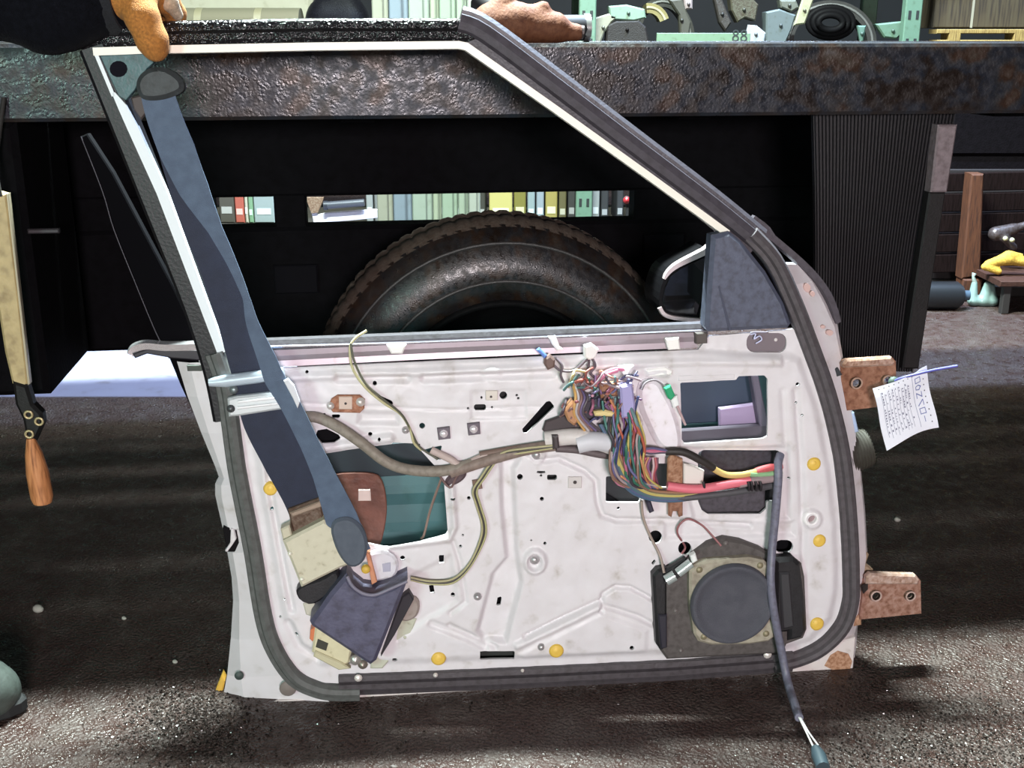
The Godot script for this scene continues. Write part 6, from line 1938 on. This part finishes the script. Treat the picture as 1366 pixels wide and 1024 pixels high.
func lower_goods(f: Fr) -> void:
	# boxes and folders standing on the low shelf, seen through the gap under the bed
	var items := [[292, 313, C(56, 51, 43), 282], [313, 326, C(136, 65, 51), 283], [326, 331, C(142, 138, 122), 284], [331, 338, C(92, 120, 92), 283], [338, 366, C(116, 125, 124), 286],
		[488, 498, C(114, 116, 114), 282], [499, 508, C(92, 93, 92), 284], [509, 522, C(126, 122, 92), 284], [523, 534, C(110, 109, 102), 283], [535, 548, C(86, 83, 64), 282], [549, 557, C(120, 118, 104), 283], [558, 566, C(55, 58, 59), 281], [567, 580, C(40, 43, 47), 281], [581, 592, C(33, 36, 37), 280], [593, 603, C(145, 40, 43), 280], [604, 626, C(31, 36, 33), 279], [627, 636, C(98, 105, 80), 280], [637, 648, C(38, 37, 28), 279], [652, 684, C(145, 136, 80), 281], [685, 702, C(92, 86, 31), 280], [703, 714, C(105, 116, 116), 280], [715, 726, C(108, 115, 120), 279], [727, 744, C(120, 108, 56), 277], [745, 756, C(73, 67, 40), 275], [757, 768, C(39, 38, 37), 274], [769, 778, C(108, 109, 105), 273], [779, 788, C(126, 126, 120), 270], [789, 800, C(126, 127, 124), 266], [801, 812, C(31, 31, 33), 268], [822, 832, C(34, 34, 37), 266]]
	var words_ := ["first", "second", "third", "fourth", "fifth"]
	var base_y := f.loc(600, 300, 0).y
	for k in items.size():
		var e = items[k]
		var a := f.loc(e[0], 280, -0.06)
		var b := f.loc(e[1], 280, -0.06)
		var top := f.loc(e[0], 240 + (k * 7) % 11, -0.06).y
		var cn := colour_word(e[2] * 1.63)
		var lb := "%s carton on the low shelf seen through the gap under the truck bed" % cn
		if k < 5:
			lb = "%s carton at the short gap left of the rail block, %s from the belt" % [cn, words_[k]]
		else:
			lb = "%s box in the long lit gap under the bed, %s from the white sheet" % [cn, ordinal(k - 4)]
		var o := thing("shelf_box", lb, "box", Transform3D(Basis.IDENTITY, f.o + Vector3((a.x + b.x) / 2, base_y, 0)), "boxes on the low shelf beyond the truck")
		var mb := MB.new()
		var w := b.x - a.x - 0.004
		mb.box(Vector3(0, (top - base_y) / 2, -0.2), Vector3(w, top - base_y, 0.28), 0.004)
		put("carton", mb, mat(e[2], 0.6), o)
		var fl := MB.new()
		fl.box(Vector3(0, (top - base_y) * 0.3, -0.0594), Vector3(w * 0.7, (top - base_y) * 0.16, 0.0012))
		put("sticker", fl, mat(e[2].lightened(0.4), 0.6), o)
	var rl := thing("red_reflector", "small round red reflector at the end of the gap beside the sloping bar", "reflector", f.xf())
	knob("lens", f, 836, 267, 0.044, [Vector2(0, 0.012), Vector2(0.010, 0.009), Vector2(0.016, 0.0)], mat(C(147, 37, 43), 0.3), rl, 14)
	knob("bezel", f, 836, 267, 0.038, [Vector2(0, 0.006), Vector2(0.018, 0.006), Vector2(0.019, 0)], mat(C(31, 24, 26), 0.5), rl, 14)
	var stn := MB.new()
	var rp := f.loc(836, 267, 0.0)
	stn.box(Vector3(rp.x, rp.y / 2, 0.032), Vector3(0.012, rp.y, 0.01), 0.002)
	put("stand", stn, mat(C(24, 23, 24), 0.6), rl)
	var ws := thing("white_sheet", "white sheet of board lying at an angle at the near end of the long gap", "sheet", f.xf())
	plate("sheet", f, [[412, 265], [424, 286], [432, 284], [500, 279], [512, 280], [512, 290], [470, 294], [418, 298]], 0.035, 0.012, mat(C(206, 202, 206), 0.5, 0.0, "paint", 6.0), ws, 0.003)
	plate("printed_strip", f, [[407, 263], [432, 263], [430, 270], [424, 284], [415, 285]], 0.045, 0.01, mat(C(120, 103, 86), 0.6, 0.0, "rust", 8.0), ws, 0.002, "brown printed corner")
	var gp := thing("grey_pipe", "short grey pipe lying on the white sheet in the gap", "pipe", f.xf())
	var gm := MB.new()
	gm.tube([f.loc(434, 274, 0.052), f.loc(486, 270, 0.052)], 0.016, 12)
	put("pipe_body", gm, mat(C(73, 75, 81), 0.35, 0.4), gp)
	var ge := MB.new()
	ge.tube([f.loc(432, 274, 0.052), f.loc(437, 274, 0.052)], 0.02, 12)
	put("pipe_collar", ge, mat(C(51, 53, 59), 0.35, 0.4), gp)

func ordinal(i: int) -> String:
	var w := ["zeroth", "first", "second", "third", "fourth", "fifth", "sixth", "seventh", "eighth", "ninth", "tenth", "eleventh", "twelfth", "thirteenth", "fourteenth", "fifteenth", "sixteenth", "seventeenth", "eighteenth", "nineteenth", "twentieth", "twenty-first", "twenty-second", "twenty-third", "twenty-fourth", "twenty-fifth", "twenty-sixth"]
	return w[clampi(i, 0, w.size() - 1)]

func colour_word(c: Color) -> String:
	var l := c.get_luminance()
	if c.s < 0.16:
		return "white" if l > 0.75 else ("pale grey" if l > 0.5 else ("mid grey" if l > 0.3 else "dark grey"))
	var hd := c.h * 360.0
	if hd < 18 or hd > 340:
		return "red" if c.s > 0.5 else "reddish"
	if hd < 45:
		return "brown"
	if hd < 70:
		return "yellow" if l > 0.6 else "olive"
	return "greenish" if hd < 170 else "bluish"

func side_goods() -> void:
	# the corner past the mud flap
	var f := Fr.new()
	f.eye = EYE
	f.cb = cam_b
	f.b = Basis.IDENTITY
	f.o = Vector3(0, 0, -4.45)
	var wb := thing("wooden_post", "dark orange wooden post standing past the mud flap", "post", f.xf())
	var a := f.loc(1288, 372, 0)
	plate("post_shaft", f, [[1296, 232], [1313, 232], [1308, 368], [1283, 372]], 0.0, 0.07, mat(C(84, 48, 26), 0.7, 0.0, "wood", 2.0), wb, 0.006)
	var ft := MB.new()
	ft.box(Vector3(a.x + 0.03, a.y / 2, -0.035), Vector3(0.08, a.y, 0.08), 0.006)
	put("post_foot", ft, mat(C(86, 50, 30), 0.7, 0.0, "wood", 2.0), wb)
	var bx := thing("dark_crate", "dark brown crate behind the orange wooden post", "crate", f.xf())
	for k in 5:
		plate("slat", f, [[1236, 232 + k * 27], [1420, 228 + k * 27], [1420, 252 + k * 27], [1236, 256 + k * 27]], -0.12, 0.02, mat(C(24, 15, 16), 0.8, 0.0, "wood", 2.0), bx, 0.003)
	plate("crate_back", f, [[1236, 226], [1420, 226], [1420, 372], [1236, 372]], -0.2, 0.02, mat(C(26, 18, 20), 0.8), bx, 0.003)
	var base := MB.new()
	var b0 := f.loc(1230, 380, -0.1)
	var b1 := f.loc(1420, 380, -0.1)
	base.box(Vector3((b0.x + b1.x) / 2, b0.y / 2, -0.18), Vector3(b1.x - b0.x, b0.y, 0.2), 0.006)
	put("crate_base", base, mat(C(30, 26, 26), 0.8, 0.0, "wood", 2.0), bx)
	var ye := thing("yellow_cloth", "crumpled yellow cloth lying on the low bench past the mud flap", "cloth", f.xf())
	var cm := MB.new()
	nets([[f.loc(1318, 352, 0.12), f.loc(1345, 344, 0.12), 0.016, 0.024], [f.loc(1340, 346, 0.12), f.loc(1390, 352, 0.12), 0.02, 0.018], [f.loc(1312, 356, 0.13), f.loc(1332, 362, 0.13), 0.012, 0.014], [f.loc(1345, 338, 0.12), f.loc(1362, 340, 0.12), 0.012, 0.008]], 0.008, 0.014, cm)
	put("cloth_folds", cm, mat(C(236, 188, 72), 0.8, 0.0, "cloth", 6.0), ye)
	var bn := thing("low_bench", "low dark bench with rusty edge carrying the yellow cloth", "bench", f.xf())
	var bt := MB.new()
	var t0 := f.loc(1322, 371, 0.12)
	bt.box(Vector3(t0.x + 0.3, t0.y, 0.08), Vector3(0.62, 0.022, 0.3), 0.003)
	put("bench_top", bt, mat(C(66, 38, 28), 0.7, 0.1, "rust", 5.0), bn)
	for s in [0.03, 0.57]:
		for z in [-0.04, 0.2]:
			var lg := MB.new()
			lg.box(Vector3(t0.x + s, t0.y / 2 - 0.005, z), Vector3(0.03, t0.y - 0.01, 0.03), 0.003)
			put("leg", lg, mat(C(40, 36, 36), 0.7), bn)
	var pb := thing("plastic_bag", "crumpled pale green plastic bag on the floor by the foot of the orange wooden post", "bag", Transform3D.IDENTITY)
	var gp := ground(1311, 408)
	var bgm := MB.new()
	nets([[gp + Vector3(-0.045, 0.022, 0), gp + Vector3(-0.04, 0.09, -0.01), 0.020, 0.012], [gp + Vector3(0.0, 0.024, 0), gp + Vector3(0.015, 0.085, -0.01), 0.022, 0.016], [gp + Vector3(0.035, 0.022, 0.0), gp + Vector3(0.03, 0.095, -0.02), 0.020, 0.010], [gp + Vector3(-0.03, 0.02, 0), gp + Vector3(0.04, 0.02, 0), 0.018, 0.018]], 0.006, 0.012, bgm)
	put("bag_film", bgm, mat(C(120, 142, 136), 0.25), pb)
	var bgk := MB.new()
	bgk.tube([gp + Vector3(-0.04, 0.095, -0.01), gp + Vector3(-0.048, 0.118, -0.01), gp + Vector3(-0.044, 0.13, -0.012)], [0.010, 0.006, 0.010], 8)
	put("bag_knot", bgk, mat(C(150, 166, 160), 0.25), pb)
	var cy := thing("black_canister", "black canister lying on its side by the foot of the wooden post", "canister", Transform3D(Basis.IDENTITY, Vector3.ZERO))
	var c0 := ground(1226, 412)
	var cb := MB.new()
	var p0 := Vector3(c0.x, 0.055, c0.z)
	cb.tube([p0, p0 + Vector3(0.02, 0, 0), p0 + Vector3(0.14, 0, 0.0), p0 + Vector3(0.16, 0, 0)], [0.045, 0.055, 0.055, 0.04], 20)
	put("canister_body", cb, mat(C(22, 24, 28), 0.4), cy)
	var cc := MB.new()
	cc.tube([p0 + Vector3(0.16, 0, 0), p0 + Vector3(0.19, 0, 0)], 0.02, 12)
	put("canister_cap", cc, mat(C(60, 76, 92), 0.4), cy)
	var mt := thing("engine_part", "tangle of grey machined engine part at the picture's right edge above the yellow cloth", "engine part", f.xf())
	var em := MB.new()
	nets([[f.loc(1328, 312, 0.0), f.loc(1350, 306, 0.0), 0.03, 0.024], [f.loc(1350, 306, 0.0), f.loc(1400, 290, 0.0), 0.018, 0.014], [f.loc(1340, 318, 0.02), f.loc(1352, 330, 0.02), 0.018, 0.016]], 0.01, 0.01, em)
	put("casting", em, mat(C(84, 80, 86), 0.4, 0.4, "rust", 8.0), mt)
	for q in [[1341, 318], [1350, 320]]:
		knob("stud", f, q[0], q[1], 0.04, [Vector2(0, 0.01), Vector2(0.008, 0.008), Vector2(0.01, 0)], mat(C(206, 206, 170), 0.3, 0.4), mt, 10)

func on_bed() -> void:
	var hy := tpt(683, 58, 0).y
	var o := thing("rusty_casting", "rust brown lumpy casting lying on the truck bed behind the sloping bar", "car part", TF.xf())
	var z := -0.3
	var mb := MB.new()
	bed_y = hy + 0.003
	nets([[bp(650, 0.03), bp(690, 0.038), 0.034, 0.034], [bp(690, 0.03), bp(740, 0.026), 0.034, 0.028], [bp(700, 0.018), bp(768, 0.016), 0.018, 0.017], [bp(655, 0.05), bp(675, 0.075), 0.02, 0.014], [bp(715, 0.05), bp(724, 0.06), 0.018, 0.014]], 0.006, 0.012, mb)
	put("casting_body", mb, mat(C(112, 70, 46), 0.75, 0.1, "rust", 6.0), o)
	var pipe := MB.new()
	pipe.tube([bp(752, 0.02), bp(778, 0.016)], 0.013, 10)
	put("outlet_pipe", pipe, mat(C(84, 80, 84), 0.4, 0.4, "rust", 8.0), o, "grey outlet pipe")
	var lp := thing("black_hose", "short black hose lying on the truck bed behind the rusty casting", "hose", TF.xf())
	var hb := MB.new()
	hb.tube(smooth([Vector3(tpt(640, 50, -0.6).x, hy + 0.09, -0.6), Vector3(tpt(690, 50, -0.6).x, hy + 0.035, -0.55), Vector3(tpt(780, 50, -0.6).x, hy + 0.03, -0.6)], 6), 0.028, 10)
	put("hose_body", hb, mat(C(24, 22, 26), 0.6), lp)
	var he := MB.new()
	he.tube([Vector3(tpt(778, 50, -0.6).x, hy + 0.03, -0.6), Vector3(tpt(786, 50, -0.6).x, hy + 0.03, -0.6)], 0.03, 12)
	put("hose_clamp", he, mat(C(150, 150, 150), 0.3, 0.7), lp)

func bp(px: float, dy: float) -> Vector3:
	return Vector3(tpt(px, 50, -0.3).x, bed_y + dy, -0.3)
